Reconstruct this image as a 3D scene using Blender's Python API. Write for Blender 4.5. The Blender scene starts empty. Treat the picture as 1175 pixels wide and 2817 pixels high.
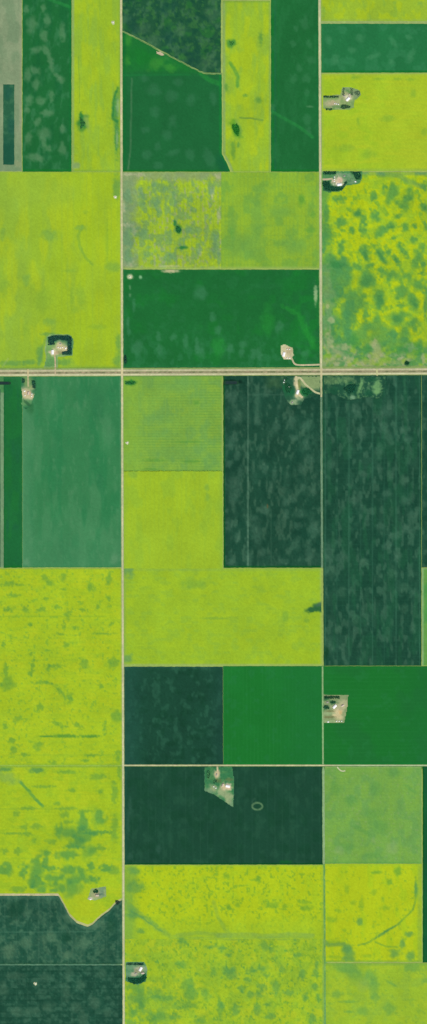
import bpy, math, random
import numpy as np

# ------------------------------------------------------------------ basics
S = 2.936                      # metres per photograph pixel
W, H = 1175.0, 2817.0
EXT = 160.0                    # how far the modelled land runs on past the frame
CX, CY = W / 2, H / 2
sc = bpy.context.scene
col = sc.collection
random.seed(7)
GAIN = (1.25, 1.245, 1.29)

def wx(x): return (x - CX) * S
def wy(y): return (CY - y) * S

def lin(c):
    c = np.asarray(c, dtype=np.float64) / 255.0
    return np.where(c <= 0.04045, c / 12.92, ((c + 0.055) / 1.055) ** 2.4)

def alb(c):
    """surface albedo of a colour measured on sunlit flat ground"""
    return np.clip(lin(c) / np.array(GAIN), 0.002, 0.9)

# ------------------------------------------------------------------ noise
_T = [np.random.RandomState(100 + i).rand(256, 256) for i in range(16)]
def noise(x, y, sx, sy=None, seed=0):
    if sy is None: sy = sx
    t = _T[seed % 16]
    x = x / sx + 37.17 * seed; y = y / sy + 11.71 * seed
    xi = np.floor(x).astype(int); yi = np.floor(y).astype(int)
    fx = x - xi; fy = y - yi
    fx = fx * fx * fx * (fx * (fx * 6 - 15) + 10); fy = fy * fy * fy * (fy * (fy * 6 - 15) + 10)
    a = t[yi % 256, xi % 256]; b = t[yi % 256, (xi + 1) % 256]
    c = t[(yi + 1) % 256, xi % 256]; d = t[(yi + 1) % 256, (xi + 1) % 256]
    return (a * (1 - fx) + b * fx) * (1 - fy) + (c * (1 - fx) + d * fx) * fy

def fbm(x, y, sx, sy=None, seed=0, o=3):
    if sy is None: sy = sx
    r = 0; a = 1; n = 0
    for i in range(o):
        r = r + a * noise(x, y, sx, sy, seed + i); n += a; a *= .5; sx *= .5; sy *= .5
    return r / n

def sstep(a, b, v):
    t = np.clip((v - a) / (b - a), 0, 1)
    return t * t * (3 - 2 * t)

def mix(C, colr, m):
    m = np.clip(m, 0, 1)[:, None]
    return C * (1 - m) + np.asarray(colr, float)[None, :] * m

# ------------------------------------------------------------------ colours (as seen on flat sunlit ground)
YB = (180, 194, 30); CB = (165, 190, 38); CM = (151, 184, 46); CO = (140, 178, 60); CG = (119, 166, 72)
DG = (92, 152, 70); DGB = (78, 140, 78); TEAL = (30, 72, 54); TM = (62, 104, 84)
GR = (33, 104, 54); GRM = (62, 124, 82); BG = (30, 114, 46); MT = (54, 126, 78)
SG = (130, 150, 114); RIM = (22, 110, 38); PALE = (158, 178, 116); ROAD = (200, 192, 150)
BEIGE = (184, 178, 142); SAGE = (128, 154, 112); BARK = (90, 120, 80)

# ------------------------------------------------------------------ paint layers: f(X, Y, C, e) -> C ; e = distances to left,right,top,bottom edge
def N(c, scale, lo=.5, hi=.75, amt=1., sy=None, seed=0, o=3, slant=0.):
    return lambda X, Y, C, e: mix(C, c, amt * sstep(lo, hi, fbm(X + slant * Y, Y, scale, sy, seed, o)))
def ell(X, Y, b, soft=.55, warp=.35, seed=5):
    x, y, rx, ry = b[:4]; a = math.radians(b[4]) if len(b) > 4 else 0
    dx, dy = X - x, Y - y
    u = dx * math.cos(a) + dy * math.sin(a); v = -dx * math.sin(a) + dy * math.cos(a)
    d = np.sqrt((u / rx) ** 2 + (v / ry) ** 2)
    w = max(2.5, min(rx, ry) * .8)
    d = d + warp * (noise(X, Y, w, w, seed) - .5) * 2
    return 1 - sstep(1 - soft, 1 + soft, d)
def B(c, blobs, z=(0, 0, 1), amt=1., soft=.55, warp=.35, seed=5):
    bl = [(z[0] + b[0] * z[2], z[1] + b[1] * z[2], b[2] * z[2], b[3] * z[2]) + ((b[4],) if len(b) > 4 else (0,)) + ((b[5],) if len(b) > 5 else (1,)) for b in blobs]
    def f(X, Y, C, e):
        for b in bl:
            C = mix(C, c, amt * b[5] * ell(X, Y, b, soft, warp, seed))
        return C
    return f
def pdist(X, Y, pts):
    D = np.full(X.shape, 1e9)
    for (x0, y0), (x1, y1) in zip(pts[:-1], pts[1:]):
        vx, vy = x1 - x0, y1 - y0; L = vx * vx + vy * vy + 1e-9
        t = np.clip(((X - x0) * vx + (Y - y0) * vy) / L, 0, 1)
        D = np.minimum(D, np.hypot(X - x0 - t * vx, Y - y0 - t * vy))
    return D
def L(c, pts, w, amt=1., z=(0, 0, 1), vary=.4, seed=3, wob=1.5):
    p = [(z[0] + a * z[2], z[1] + b * z[2]) for a, b in pts]
    def f(X, Y, C, e):
        D = pdist(X + wob * (noise(X, Y, 9, 9, seed) - .5), Y + wob * (noise(X, Y, 9, 9, seed + 1) - .5), p)
        return mix(C, c, amt * (1 - sstep(w * .35, w, D)) * (1 - vary * noise(X, Y, 8, 8, seed + 2)))
    return f
def E(c, side, w, amt=1., vary=.3, seed=8):
    k = 'LRTB'.index(side)
    return lambda X, Y, C, e: mix(C, c, amt * (1 - sstep(w * .4, w, e[k])) * (1 - vary * noise(X, Y, 10, 10, seed)))
def ST(c, axis, period, w, amt, phase=0., seed=9):
    def f(X, Y, C, e):
        q = X if axis == 'x' else Y
        q = (q - phase) % period; q = np.minimum(q, period - q)
        return mix(C, c, amt * (1 - sstep(w * .3, w, q)) * (.35 + .9 * noise(X, Y, 14, 60, seed) if axis == 'x' else .35 + .9 * noise(X, Y, 60, 14, seed)))
    return f
def GD(c, ax, a, b, amt=1.):
    return lambda X, Y, C, e: mix(C, c, amt * sstep(a, b, X if ax == 'x' else Y) if b > a else amt * (1 - sstep(b, a, X if ax == 'x' else Y)))

def render_paint(base, layers, X, Y, e, grain=.05, seed=0):
    C = np.tile(np.asarray(base, float), (len(X), 1))
    for f in layers: C = f(X, Y, C, e)
    g = 1 + grain * ((fbm(X, Y, 3.2, 3.2, 11 + seed, 2) - .5) * 2 + .7 * (fbm(X, Y, 45, 60, 12 + seed, 2) - .5) * 2)
    return np.clip(C * g[:, None], 1, 250)

# ------------------------------------------------------------------ materials
def mat_attr(name, rough=.95, var=.06, scale=.07, bump=.2):
    m = bpy.data.materials.new(name); m.use_nodes = True
    nt = m.node_tree; n = nt.nodes; b = n['Principled BSDF']
    a = n.new('ShaderNodeAttribute'); a.attribute_name = 'Col'
    tc = n.new('ShaderNodeTexCoord')
    nz = n.new('ShaderNodeTexNoise'); nz.inputs['Scale'].default_value = scale; nz.inputs['Detail'].default_value = 3
    nt.links.new(tc.outputs['Object'], nz.inputs['Vector'])
    mr = n.new('ShaderNodeMapRange'); mr.inputs['To Min'].default_value = 1 - var; mr.inputs['To Max'].default_value = 1 + var
    nt.links.new(nz.outputs['Fac'], mr.inputs['Value'])
    mx = n.new('ShaderNodeMix'); mx.data_type = 'RGBA'; mx.blend_type = 'MULTIPLY'; mx.inputs[0].default_value = 1
    nt.links.new(a.outputs['Color'], mx.inputs[6]); nt.links.new(mr.outputs['Result'], mx.inputs[7])
    nt.links.new(mx.outputs[2], b.inputs['Base Color'])
    b.inputs['Roughness'].default_value = rough
    b.inputs['Specular IOR Level'].default_value = 0.0
    if bump:
        bp = n.new('ShaderNodeBump'); bp.inputs['Strength'].default_value = bump; bp.inputs['Distance'].default_value = .4
        nt.links.new(nz.outputs['Fac'], bp.inputs['Height']); nt.links.new(bp.outputs['Normal'], b.inputs['Normal'])
    return m

def mat_plain(name, rgb, rough=.7, metal=0., var=.12, scale=1.5, spec=.2):
    m = bpy.data.materials.new(name); m.use_nodes = True
    nt = m.node_tree; n = nt.nodes; b = n['Principled BSDF']
    tc = n.new('ShaderNodeTexCoord'); nz = n.new('ShaderNodeTexNoise'); nz.inputs['Scale'].default_value = scale
    nt.links.new(tc.outputs['Object'], nz.inputs['Vector'])
    cr = n.new('ShaderNodeValToRGB')
    cr.color_ramp.elements[0].position = .3; cr.color_ramp.elements[1].position = .7
    cr.color_ramp.elements[0].color = tuple(v * (1 - var) for v in rgb) + (1,)
    cr.color_ramp.elements[1].color = tuple(min(1, v * (1 + var)) for v in rgb) + (1,)
    nt.links.new(nz.outputs['Fac'], cr.inputs['Fac']); nt.links.new(cr.outputs['Color'], b.inputs['Base Color'])
    b.inputs['Roughness'].default_value = rough; b.inputs['Metallic'].default_value = metal
    b.inputs['Specular IOR Level'].default_value = spec
    return m

M = dict(
    canola=mat_attr('flowering_canola'), crop=mat_attr('green_crop'), grass=mat_attr('verge_grass'),
    gravel=mat_attr('gravel', var=.06, bump=.15), leaf=mat_attr('foliage', var=.3, scale=.5, bump=0),
    bark=mat_plain('bark', (.09, .07, .05)), tin=mat_plain('galvanised_steel', (.55, .57, .58), .45, .3),
    white=mat_plain('white_steel_roof', (.78, .78, .76), .5), wall=mat_plain('white_siding', (.66, .65, .6)),
    shingle=mat_plain('grey_shingles', (.3, .28, .26), .9), red=mat_plain('red_barn_board', (.3, .07, .05), .85),
    glass=mat_plain('window_glass', (.04, .05, .06), .1, spec=.5), door=mat_plain('door_paint', (.2, .16, .12)),
    tan=mat_plain('tan_steel_roof', (.5, .43, .33), .6), water=mat_plain('dugout_water', (.012, .03, .025), .12, spec=.5, scale=.05))

def tag(o, label=None, cat=None, group=None, kind=None):
    if label: o['label'] = label
    if cat: o['category'] = cat
    if group: o['group'] = group
    if kind: o['kind'] = kind
    return o

def mesh_obj(name, V, F, mats, colr=None, parent=None, midx=None, smooth=False):
    me = bpy.data.meshes.new(name)
    V = np.asarray(V, dtype=np.float32)
    if isinstance(F, np.ndarray):
        k = F.shape[1]; nf = len(F)
        me.vertices.add(len(V)); me.vertices.foreach_set('co', V.ravel())
        me.loops.add(nf * k); me.loops.foreach_set('vertex_index', F.astype(np.int32).ravel())
        me.polygons.add(nf); me.polygons.foreach_set('loop_start', np.arange(0, nf * k, k, dtype=np.int32))
        me.update(calc_edges=True)
    else:
        me.from_pydata([tuple(map(float, v)) for v in V], [], F); me.update()
    for m in (mats if isinstance(mats, (list, tuple)) else [mats]): me.materials.append(m)
    if colr is not None:
        at = me.color_attributes.new('Col', 'FLOAT_COLOR', 'POINT')
        at.data.foreach_set('color', np.concatenate([colr, np.ones((len(colr), 1))], 1).astype(np.float32).ravel())
    if midx is not None: me.polygons.foreach_set('material_index', np.asarray(midx, dtype=np.int32))
    me.polygons.foreach_set('use_smooth', np.full(len(me.polygons), smooth, dtype=bool))
    o = bpy.data.objects.new(name, me); col.objects.link(o)
    if parent: o.parent = parent
    return o

# ------------------------------------------------------------------ the survey grid
def WR(y): return 333.2 + .0026 * y           # west gravel road
def ER(y): return 879.0 + .0046 * y           # east gravel road
def MD(y): return 609.6 + .0022 * y           # quarter line
def HY(x): return 1026.0 - 4.5 * x / 1175.0   # highway

def fn(v, ax):
    if callable(v): return v
    if isinstance(v, (list, tuple)):
        a = np.array(v, float)
        return lambda q: np.interp(q, a[:, 0], a[:, 1])
    return lambda q: np.full(np.shape(q), float(v))

def inpoly(X, Y, P):
    P = np.asarray(P, float); r = np.zeros(X.shape, bool); j = len(P) - 1
    for i in range(len(P)):
        xi, yi = P[i]; xj, yj = P[j]
        if yi != yj:
            c = ((yi > Y) != (yj > Y)) & (X < (xj - xi) * (Y - yi) / (yj - yi) + xi)
            r ^= c
        j = i
    return r

CUTS = []       # polygons where no crop stands (yards, inset plots, tracks, ponds)
def grid(xl, xr, yt, yb, step):
    xl, xr, yt, yb = fn(xl, 0), fn(xr, 0), fn(yt, 1), fn(yb, 1)
    ym = .5 * (float(yt(np.array([0.]))[0]) + float(yb(np.array([0.]))[0]))
    x0 = float(xl(np.array([ym]))[0]); x1 = float(xr(np.array([ym]))[0])
    y0 = float(np.min(yt(np.linspace(x0, x1, 9)))); y1 = float(np.max(yb(np.linspace(x0, x1, 9))))
    nx = max(2, int((x1 - x0) / step) + 1); ny = max(2, int((y1 - y0) / step) + 1)
    U, Vv = np.meshgrid(np.linspace(0, 1, nx), np.linspace(0, 1, ny))
    xx = x0 + (x1 - x0) * U
    T_, B_ = yt(xx), yb(xx)
    Y = T_ + (B_ - T_) * Vv
    Lx, Rx = xl(Y), xr(Y)
    X = Lx + (Rx - Lx) * U
    e = (X - Lx, Rx - X, Y - T_, B_ - Y)
    return X, Y, e, nx, ny

def field(name, label, mat, xl, xr, yt, yb, base, layers, h=1.0, step=2.5, grain=.05, seed=0, wig=.5, cuts=True):
    X, Y, e, nx, ny = grid(xl, xr, yt, yb, step)
    # a slightly uneven sown edge
    border = np.zeros((ny, nx), bool); border[0] = border[-1] = True; border[:, 0] = border[:, -1] = True
    jx = (noise(X, Y, 7, 7, 2) - .5) * 2 * wig; jy = (noise(X, Y, 7, 7, 4) - .5) * 2 * wig * (np.abs(Y - 2583.4) > 5)
    fade = np.clip(1 - np.minimum(np.minimum(e[0], e[1]), np.minimum(e[2], e[3])) / 6, 0, 1)
    X = X + jx * fade; Y = Y + jy * fade
    Xf, Yf = X.ravel(), Y.ravel(); ef = [q.ravel() for q in e]
    C = render_paint(base, layers, Xf, Yf, ef, grain, seed)
    Z = .5 + h * (1 + .18 * (fbm(Xf, Yf, 60, 60, 3, 2) - .5))
    for P in (CUTS if cuts else []):
        P_ = np.asarray(P)
        m = (Xf > P_[:, 0].min() - 1) & (Xf < P_[:, 0].max() + 1) & (Yf > P_[:, 1].min() - 1) & (Yf < P_[:, 1].max() + 1)
        if m.any():
            idx = np.where(m)[0]; ins = inpoly(Xf[idx], Yf[idx], P)
            Z[idx[ins]] = .56
    V = np.stack([(Xf - CX) * S, (CY - Yf) * S, Z], 1)
    I = np.arange(nx * ny).reshape(ny, nx)
    F = np.stack([I[:-1, :-1], I[1:, :-1], I[1:, 1:], I[:-1, 1:]], -1).reshape(-1, 4)
    # the standing crop's side: a skirt down to the soil
    loop = np.concatenate([I[0, :-1], I[:-1, -1], I[-1, :0:-1], I[:0:-1, 0]])
    n0 = len(V); low = V[loop].copy(); low[:, 2] = .4
    V = np.concatenate([V, low]); C = np.concatenate([C, C[loop]])
    k = np.arange(len(loop)); k2 = (k + 1) % len(loop)
    SK = np.stack([loop[k], loop[k2], n0 + k2, n0 + k], -1)
    F = np.concatenate([F, SK])
    o = mesh_obj(name, V, F, M[mat], alb(C))
    tag(o, label, 'field')
    return o

def patch(name, P, base, layers, mat, z=.85, step=1.25, grain=.07, seed=0):
    """flat ground inside an outline (farmyard, wet hollow)"""
    P = np.asarray(P, float)
    x0, y0 = P.min(0); x1, y1 = P.max(0)
    nx = int((x1 - x0) / step) + 2; ny = int((y1 - y0) / step) + 2
    X, Y = np.meshgrid(np.linspace(x0, x1, nx), np.linspace(y0, y1, ny))
    xc = .25 * (X[:-1, :-1] + X[1:, :-1] + X[1:, 1:] + X[:-1, 1:]); yc = .25 * (Y[:-1, :-1] + Y[1:, :-1] + Y[1:, 1:] + Y[:-1, 1:])
    wob = 1.6
    ins = inpoly(xc + wob * (noise(xc, yc, 5, 5, 1) - .5) * 2, yc + wob * (noise(xc, yc, 5, 5, 6) - .5) * 2, P)
    I = np.arange(nx * ny).reshape(ny, nx)
    F = np.stack([I[:-1, :-1], I[1:, :-1], I[1:, 1:], I[:-1, 1:]], -1)[ins]
    u, inv = np.unique(F.ravel(), return_inverse=True); F = inv.reshape(-1, 4)
    Xf, Yf = X.ravel()[u], Y.ravel()[u]
    D = pdist(Xf, Yf, list(map(tuple, P)) + [tuple(P[0])])
    C = render_paint(base, layers, Xf, Yf, [D] * 4, grain, seed)
    V = np.stack([(Xf - CX) * S, (CY - Yf) * S, np.full(len(Xf), z)], 1)
    # give the sheet a thickness
    n0 = len(V); low = V.copy(); low[:, 2] = z - .25
    from collections import Counter
    ed = Counter()
    for q in F:
        for a, b in zip(q, np.roll(q, -1)): ed[(a, b)] += 1
    sk = [(b, a, n0 + a, n0 + b) for (a, b) in ed if (b, a) not in ed]
    V = np.concatenate([V, low]); C = np.concatenate([C, C])
    F = np.concatenate([F, np.array(sk)])
    o = mesh_obj(name, V, F, M[mat], alb(C))
    return o

def ribbon(name, pts, w, base, layers=(), mat='gravel', z=1.0, zb=.45, step=2.5, grain=.08, seed=0):
    """a road along a line: crowned top with shoulders and side slopes; w in metres"""
    pts = np.array(pts, float); seg = np.hypot(*np.diff(pts, axis=0).T); cum = np.concatenate([[0], np.cumsum(seg)])
    n = max(2, int(cum[-1] / step)); t = np.linspace(0, cum[-1], n)
    px = np.interp(t, cum, pts[:, 0]); py = np.interp(t, cum, pts[:, 1])
    if len(pts) > 2 and n > 6:
        for _ in range(3):
            px[1:-1] = (px[:-2] + px[1:-1] * 2 + px[2:]) / 4; py[1:-1] = (py[:-2] + py[1:-1] * 2 + py[2:]) / 4
    tx = np.gradient(px); ty = np.gradient(py); l = np.hypot(tx, ty); nxn, nyn = -ty / l, tx / l
    hw = w / S / 2
    offs = [-hw - .35, -hw, -hw * .5, 0, hw * .5, hw, hw + .35]; zz = [zb, z - .06, z, z + .05, z, z - .06, zb]
    X = np.stack([px + nxn * o_ for o_ in offs]); Y = np.stack([py + nyn * o_ for o_ in offs])
    Z = np.repeat(np.array(zz)[:, None], n, 1)
    Xf, Yf = X.ravel(), Y.ravel()
    C = render_paint(base, layers, Xf, Yf, [np.full(Xf.shape, 50.)] * 4, grain, seed)
    V = np.stack([(Xf - CX) * S, (CY - Yf) * S, Z.ravel()], 1)
    I = np.arange(len(offs) * n).reshape(len(offs), n)
    F = np.stack([I[:-1, :-1], I[:-1, 1:], I[1:, 1:], I[1:, :-1]], -1).reshape(-1, 4)[:, ::-1]
    return mesh_obj(name, V, F, M[mat], alb(C))

def corridor(pts, w):
    pts = np.array(pts, float); d = np.gradient(pts, axis=0); d /= np.hypot(d[:, 0], d[:, 1])[:, None]
    n = np.stack([-d[:, 1], d[:, 0]], 1) * w / 2
    return np.concatenate([pts + n, (pts - n)[::-1]])

def smoothline(pts, k=6):
    p = np.array(pts, float); t = np.arange(len(p)); q = np.linspace(0, len(p) - 1, (len(p) - 1) * k + 1)
    x = np.interp(q, t, p[:, 0]); y = np.interp(q, t, p[:, 1])
    for _ in range(k):
        x[1:-1] = (x[:-2] + 2 * x[1:-1] + x[2:]) / 4; y[1:-1] = (y[:-2] + 2 * y[1:-1] + y[2:]) / 4
    return list(zip(x, y))

# ------------------------------------------------------------------ yards: outline, base colour, blobs
YARDS = {
 'A': [(888, 262), (936, 260), (941, 240), (966, 240), (990, 248), (994, 262), (984, 272), (976, 276), (974, 296), (962, 302), (905, 304), (888, 298)],
 'B': [(887, 471), (996, 471), (998, 490), (990, 506), (950, 512), (940, 526), (905, 530), (887, 524)],
 'C': [(128, 926), (140, 918), (192, 920), (203, 932), (201, 979), (160, 982), (160, 1012), (120, 1012), (126, 985), (122, 962)],
 'D': [(58, 1036), (100, 1036), (101, 1072), (92, 1095), (88, 1112), (72, 1128), (58, 1112), (62, 1090), (58, 1070)],
 'E': [(772, 950), (782, 946), (806, 956), (809, 978), (802, 990), (780, 990), (771, 972)],
 'F': [(772, 1035), (881, 1035), (881, 1086), (862, 1092), (838, 1098), (828, 1116), (800, 1116), (786, 1100), (776, 1070)],
 'G': [(890, 1910), (959, 1911), (957, 1942), (948, 1990), (890, 1990)],
 'H': [(562, 2109), (640, 2109), (645, 2150), (643, 2222), (628, 2212), (592, 2188), (563, 2176)],
 'I': [(240, 2474), (250, 2444), (292, 2438), (294, 2466), (262, 2478)],
 'J': [(344, 2646), (398, 2646), (407, 2668), (402, 2700), (380, 2710), (346, 2700)],
 'K': [(891, 1035), (1062, 1035), (1060, 1060), (1048, 1096), (1004, 1094), (960, 1102), (930, 1090), (891, 1082)],
}
RING = [(708 + 14 * math.cos(a), 2218 + 9.5 * math.sin(a)) for a in np.linspace(0, 2 * math.pi, 33)]
for k_ in 'ABCDEFGHIJK': CUTS.append(YARDS[k_])
PLOT = [(9, 232), (39.5, 232), (39.5, 453), (9, 453)]
CUTS.append([(8, 231), (41, 231), (41, 454), (8, 454)])
EDRIVE = [(797, 975), (804, 988), (809, 1001), (818, 1005), (882, 1003)]
CUTS.append(corridor(smoothline(EDRIVE), 7))
DIAG = [(339, 87), (380, 107), (420, 128.5), (450, 145), (486, 163.5), (520, 182), (550, 197), (562, 201), (575, 202.5), (611, 203)]
LEFTEDGE = [(-170, 2462), (161, 2462), (174, 2484), (191, 2517), (211, 2537), (241, 2548), (255, 2541), (278, 2519), (302, 2502), (318, 2484), (336, 2474)]
BEND = [(-200, 611), (424, 612.5), (440, 621), (452, 628), (474, 636)]

Z1 = (0, 0, .3724); Z2 = (300, 0, .3724); Z3 = (600, 0, .2793); Z4 = (860, 0, .2933)
Z5 = (0, 460, .3352); Z6 = (320, 460, .54); Z7 = (320, 720, .54); Z8 = (860, 440, .2933)
Z9 = (0, 1000, .3352); Z10 = (320, 1010, .298); Z11 = (600, 1010, .2793); Z12 = (860, 1010, .2933)
Z13 = (0, 1540, .3352); Z14 = (320, 1540, .54); Z15 = (320, 1810, .54); Z16 = (860, 1540, .2933)
Z17 = (0, 2080, .3352); Z18 = (0, 2430, .3352); Z19 = (320, 2080, .54); Z20 = (320, 2350, .2793)
Z21 = (600, 2350, .2793); Z22 = (860, 2080, .2933); Z23 = (860, 2430, .2933)
XL, XR, YT, YBm = -EXT, W + EXT, -EXT, H + EXT
wl = lambda y: WR(y) - 3.2
wr = lambda y: WR(y) + 3.8
el = lambda y: ER(y) - 3.6
er = lambda y: ER(y) + 4.6
ht = lambda x: HY(x) - 12.5
hb = lambda x: HY(x) + 10.5

# =================================================================== FIELDS
# ---- top row
field('stubble_field', 'pale sage grey field in the top left corner around a narrow dark plot', 'crop', XL, 60, YT, 471, SG,
      [N((116, 142, 106), 16, .4, .7, .7, sy=60, seed=1), N((146, 160, 124), 22, .55, .75, .6, sy=40, seed=4),
       E((150, 154, 122), 'R', 8, .6), B((158, 158, 120), [(130, 1210, 25, 25)], Z1, .8), GD((116, 146, 104), 'y', 330, 430, .5)])
field('crop_plot', 'narrow dark green plot set inside the pale sage grey field', 'crop', 9, 39.5, 232, 453, (44, 96, 68),
      [N((62, 112, 80), 9, .45, .7, .8, seed=2), GD((30, 84, 64), 'y', 350, 410, .8), B((34, 88, 70), [(60, 680, 30, 50), (85, 930, 25, 60)], Z1, .7)], cuts=False)
field('crop_field', 'tall deep green field blotched with pale patches beside the sage grey field', 'crop', 62, 197, YT, 472.5, GR,
      [N(GRM, 11, .52, .74, .55, sy=24, seed=3, slant=.15), N((28, 98, 54), 20, .5, .7, .6, sy=60, seed=7),
       B((94, 138, 96), [(235, 180, 34, 62), (350, 150, 24, 52), (325, 265, 26, 46), (462, 240, 22, 62), (270, 370, 36, 22, -20), (340, 370, 24, 34, -20), (372, 450, 18, 70, -14),
                     (260, 520, 46, 28, 20), (270, 620, 30, 40, 20), (450, 590, 26, 30, -30), (190, 70, 22, 30), (320, 60, 18, 26), (380, 710, 18, 40), (220, 740, 24, 34),
                     (300, 750, 34, 30, -30), (350, 835, 44, 24), (280, 900, 28, 34), (200, 810, 20, 30), (320, 990, 44, 42), (325, 1060, 18, 50), (460, 950, 22, 26),
                     (210, 1020, 26, 44), (460, 1100, 26, 50), (240, 1160, 50, 26), (360, 1100, 20, 24), (300, 1170, 30, 24), (200, 560, 24, 50), (420, 560, 34, 14, 40)], Z1, .62),
       L((40, 130, 62), [(350, -10), (430, 20), (520, 52)], 16 * .3724, .9, Z1), E(RIM, 'B', 9, .9), E((24, 112, 50), 'R', 9, .7), E((30, 112, 54), 'L', 5, .5)], seed=1)
field('canola_field', 'tall olive yellow canola strip against the west road, top left', 'canola', 198.5, wl, YT, 472, CM,
      [N(CO, 7, .4, .7, .8, sy=70, seed=2), N(CB, 26, .5, .7, .6, sy=60, seed=5), E((138, 168, 104), 'L', 8, .95), L((104, 150, 62), [(583, 420), (586, 760)], 5 * .37, .6, Z1, wob=.6),
       B((66, 138, 74), [(852, 790, 24, 110, 8), (862, 980, 16, 150, 0)], Z1, .8), B((150, 176, 130), [(872, 790, 16, 60), (865, 1020, 8, 60)], Z1, .6),
       L((44, 124, 66), [(870, 650), (838, 740), (832, 880), (870, 900)], 12 * .37, .8, Z1),
       B((50, 124, 60), [(610, 905, 34, 50, 20, 1), (600, 860, 14, 30)], Z1, .9), B((128, 160, 120), [(560, 1220, 30, 26)], Z1, .7), B((140, 168, 96), [(640, 900, 18, 60, -12)], Z1, .5),
       E((120, 160, 72), 'R', 5, .5), E((120, 160, 70), 'B', 7, .6)], seed=2)
field('crop_field', 'dark mottled field above the diagonal track at the top', 'crop', wr, 608, YT, [(a, b - 2.2) for a, b in DIAG], (36, 86, 58),
      [N((66, 112, 78), 13, .48, .72, .7, sy=20, seed=2, slant=.3), N((44, 110, 52), 20, .55, .75, .7, seed=6), N((26, 76, 56), 12, .52, .7, .7, seed=9), N((60, 116, 60), 9, .56, .74, .6, seed=12),
       B((28, 76, 62), [(160, 180, 40, 60), (430, 270, 50, 70), (610, 410, 80, 50, 15), (430, 40, 60, 40)], Z2, .55, warp=.8),
       B((80, 120, 84), [(720, 460, 60, 50), (760, 100, 40, 60), (530, 220, 40, 40), (320, 300, 60, 50), (260, 210, 50, 40)], Z2, .4)], seed=3)
field('crop_field', 'deep green field below the diagonal track, its corner bulging at the lower right', 'crop', wr, [(a, b - 1.8) for a, b in BEND], [(a, b + 1.8) for a, b in DIAG], 472.5, (33, 102, 56),
      [B((124, 150, 108), [(463, 162, 11, 5, 30)], amt=.7), lambda X, Y, C, e: mix(C, (32, 116, 50), .85 * (1 - sstep(190, 212, Y)) * (.45 + .9 * fbm(X, Y, 14, 14, 4, 2))),
       B((72, 152, 56), [(350, 470, 70, 40, -20), (460, 500, 46, 30, 20), (140, 300, 30, 50), (130, 450, 26, 40)], Z2, .5), B((28, 118, 44), [(230, 420, 80, 60)], Z2, .5),
       L((40, 136, 58), [(680, 545), (740, 590), (820, 620)], 26 * .37, .7, Z2), L((92, 128, 92), [(168, 580), (160, 1100), (140, 1260)], 9 * .37, .6, Z2), E((22, 106, 50), 'L', 12, .8),
       E((24, 124, 52), 'R', 10, .8), E(RIM, 'B', 7, .8), L((32, 124, 60), [(110, 556), (600, 552)], 10 * .37, .5, Z2),
       B((58, 118, 80), [(330, 670, 50, 40), (610, 730, 40, 40), (470, 900, 30, 40), (460, 710, 40, 40), (430, 1000, 34, 34), (360, 1080, 24, 30), (280, 1140, 36, 30), (470, 1130, 44, 24, -20), (600, 1140, 30, 40),
                     (360, 1220, 34, 24), (740, 1170, 34, 70, -25), (770, 720, 24, 50), (270, 960, 34, 24), (340, 820, 30, 40), (260, 580, 30, 26), (510, 610, 30, 30)], Z2, .5),
       B((24, 92, 58), [(840, 1210, 40, 60, -30)], Z2, .6)], seed=4)
field('canola_field', 'tall canola strip with dark bush clumps between two deep green fields', 'canola', [(a, b + 1.8) for a, b in BEND], 743.5, 3, 472, (150, 184, 48),
      [N(CO, 9, .4, .7, .8, sy=50, seed=5), N(CB, 18, .5, .72, .8, sy=50, seed=1), B(CB, [(290, 780, 70, 120), (240, 420, 50, 80), (320, 1360, 60, 170), (120, 980, 60, 60)], Z3, .6),
       E((132, 164, 100), 'L', 9, .95), E((130, 168, 86), 'R', 6, .7), E((120, 160, 66), 'T', 6, .6), E((128, 168, 66), 'B', 7, .5),
       B((60, 130, 60), [(132, 425, 40, 40)], Z3, .8), L((84, 150, 64), [(120, 620), (160, 680), (195, 760), (190, 850)], 24 * .28, .8, Z3),
       B((92, 148, 66), [(395, 985, 30, 30), (270, 940, 24, 16), (420, 380, 20, 60), (150, 1480, 26, 80), (200, 1430, 12, 24), (80, 860, 20, 30)], Z3, .7),
       L((96, 140, 66), [(215, 1160), (330, 1168), (440, 1185)], 3.6, .75, Z3), B((40, 124, 44), [(180, 1275, 44, 74, -18)], Z3, .8), B((128, 164, 80), [(210, 1260, 20, 80, -15)], Z3, .5),
       L((160, 176, 118), [(50, 1530), (100, 1600), (130, 1690)], 14 * .28, .6, Z3)], seed=5)
field('crop_field', 'tall deep green field crossed by a faint diagonal line, near the top', 'crop', 745.5, el, YT, 472.5, (33, 104, 54),
      [E((24, 114, 44), 'L', 12, .9), L((32, 102, 66), [(757, -160), (757, 470)], 3.4, .7, wob=.5), L((24, 118, 48), [(766, 0), (766, 470)], 3, .4, wob=.5),
       N((40, 112, 62), 16, .5, .75, .6, sy=40, seed=3), E((24, 104, 56), 'R', 8, .6), E(RIM, 'B', 8, .9),
       B((60, 124, 80), [(900, 440, 24, 50, -25), (910, 590, 46, 34), (800, 670, 30, 40), (870, 770, 40, 40), (740, 770, 36, 40), (770, 280, 24, 30), (880, 1170, 40, 50), (880, 910, 26, 30), (850, 230, 40, 60),
                     (740, 430, 30, 30), (890, 1290, 30, 40), (540, 1060, 20, 40)], Z3, .5), B((120, 160, 120), [(905, 1050, 30, 9)], Z3, .4),
       L((42, 132, 64), [(530, 1100), (640, 1160), (800, 1250), (930, 1350)], 22 * .28, .8, Z3)], seed=6)
field('canola_field', 'olive yellow canola field in the top right corner above the pale grass strip', 'canola', er, XR, YT, 58, (150, 182, 52),
      [N(CB, 16, .45, .65, .8, sy=30, seed=2), N(CG, 14, .6, .8, .5, sy=30, seed=8), E((140, 174, 84), 'B', 8, .5), E((150, 178, 100), 'L', 5, .4)], seed=7)
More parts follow.
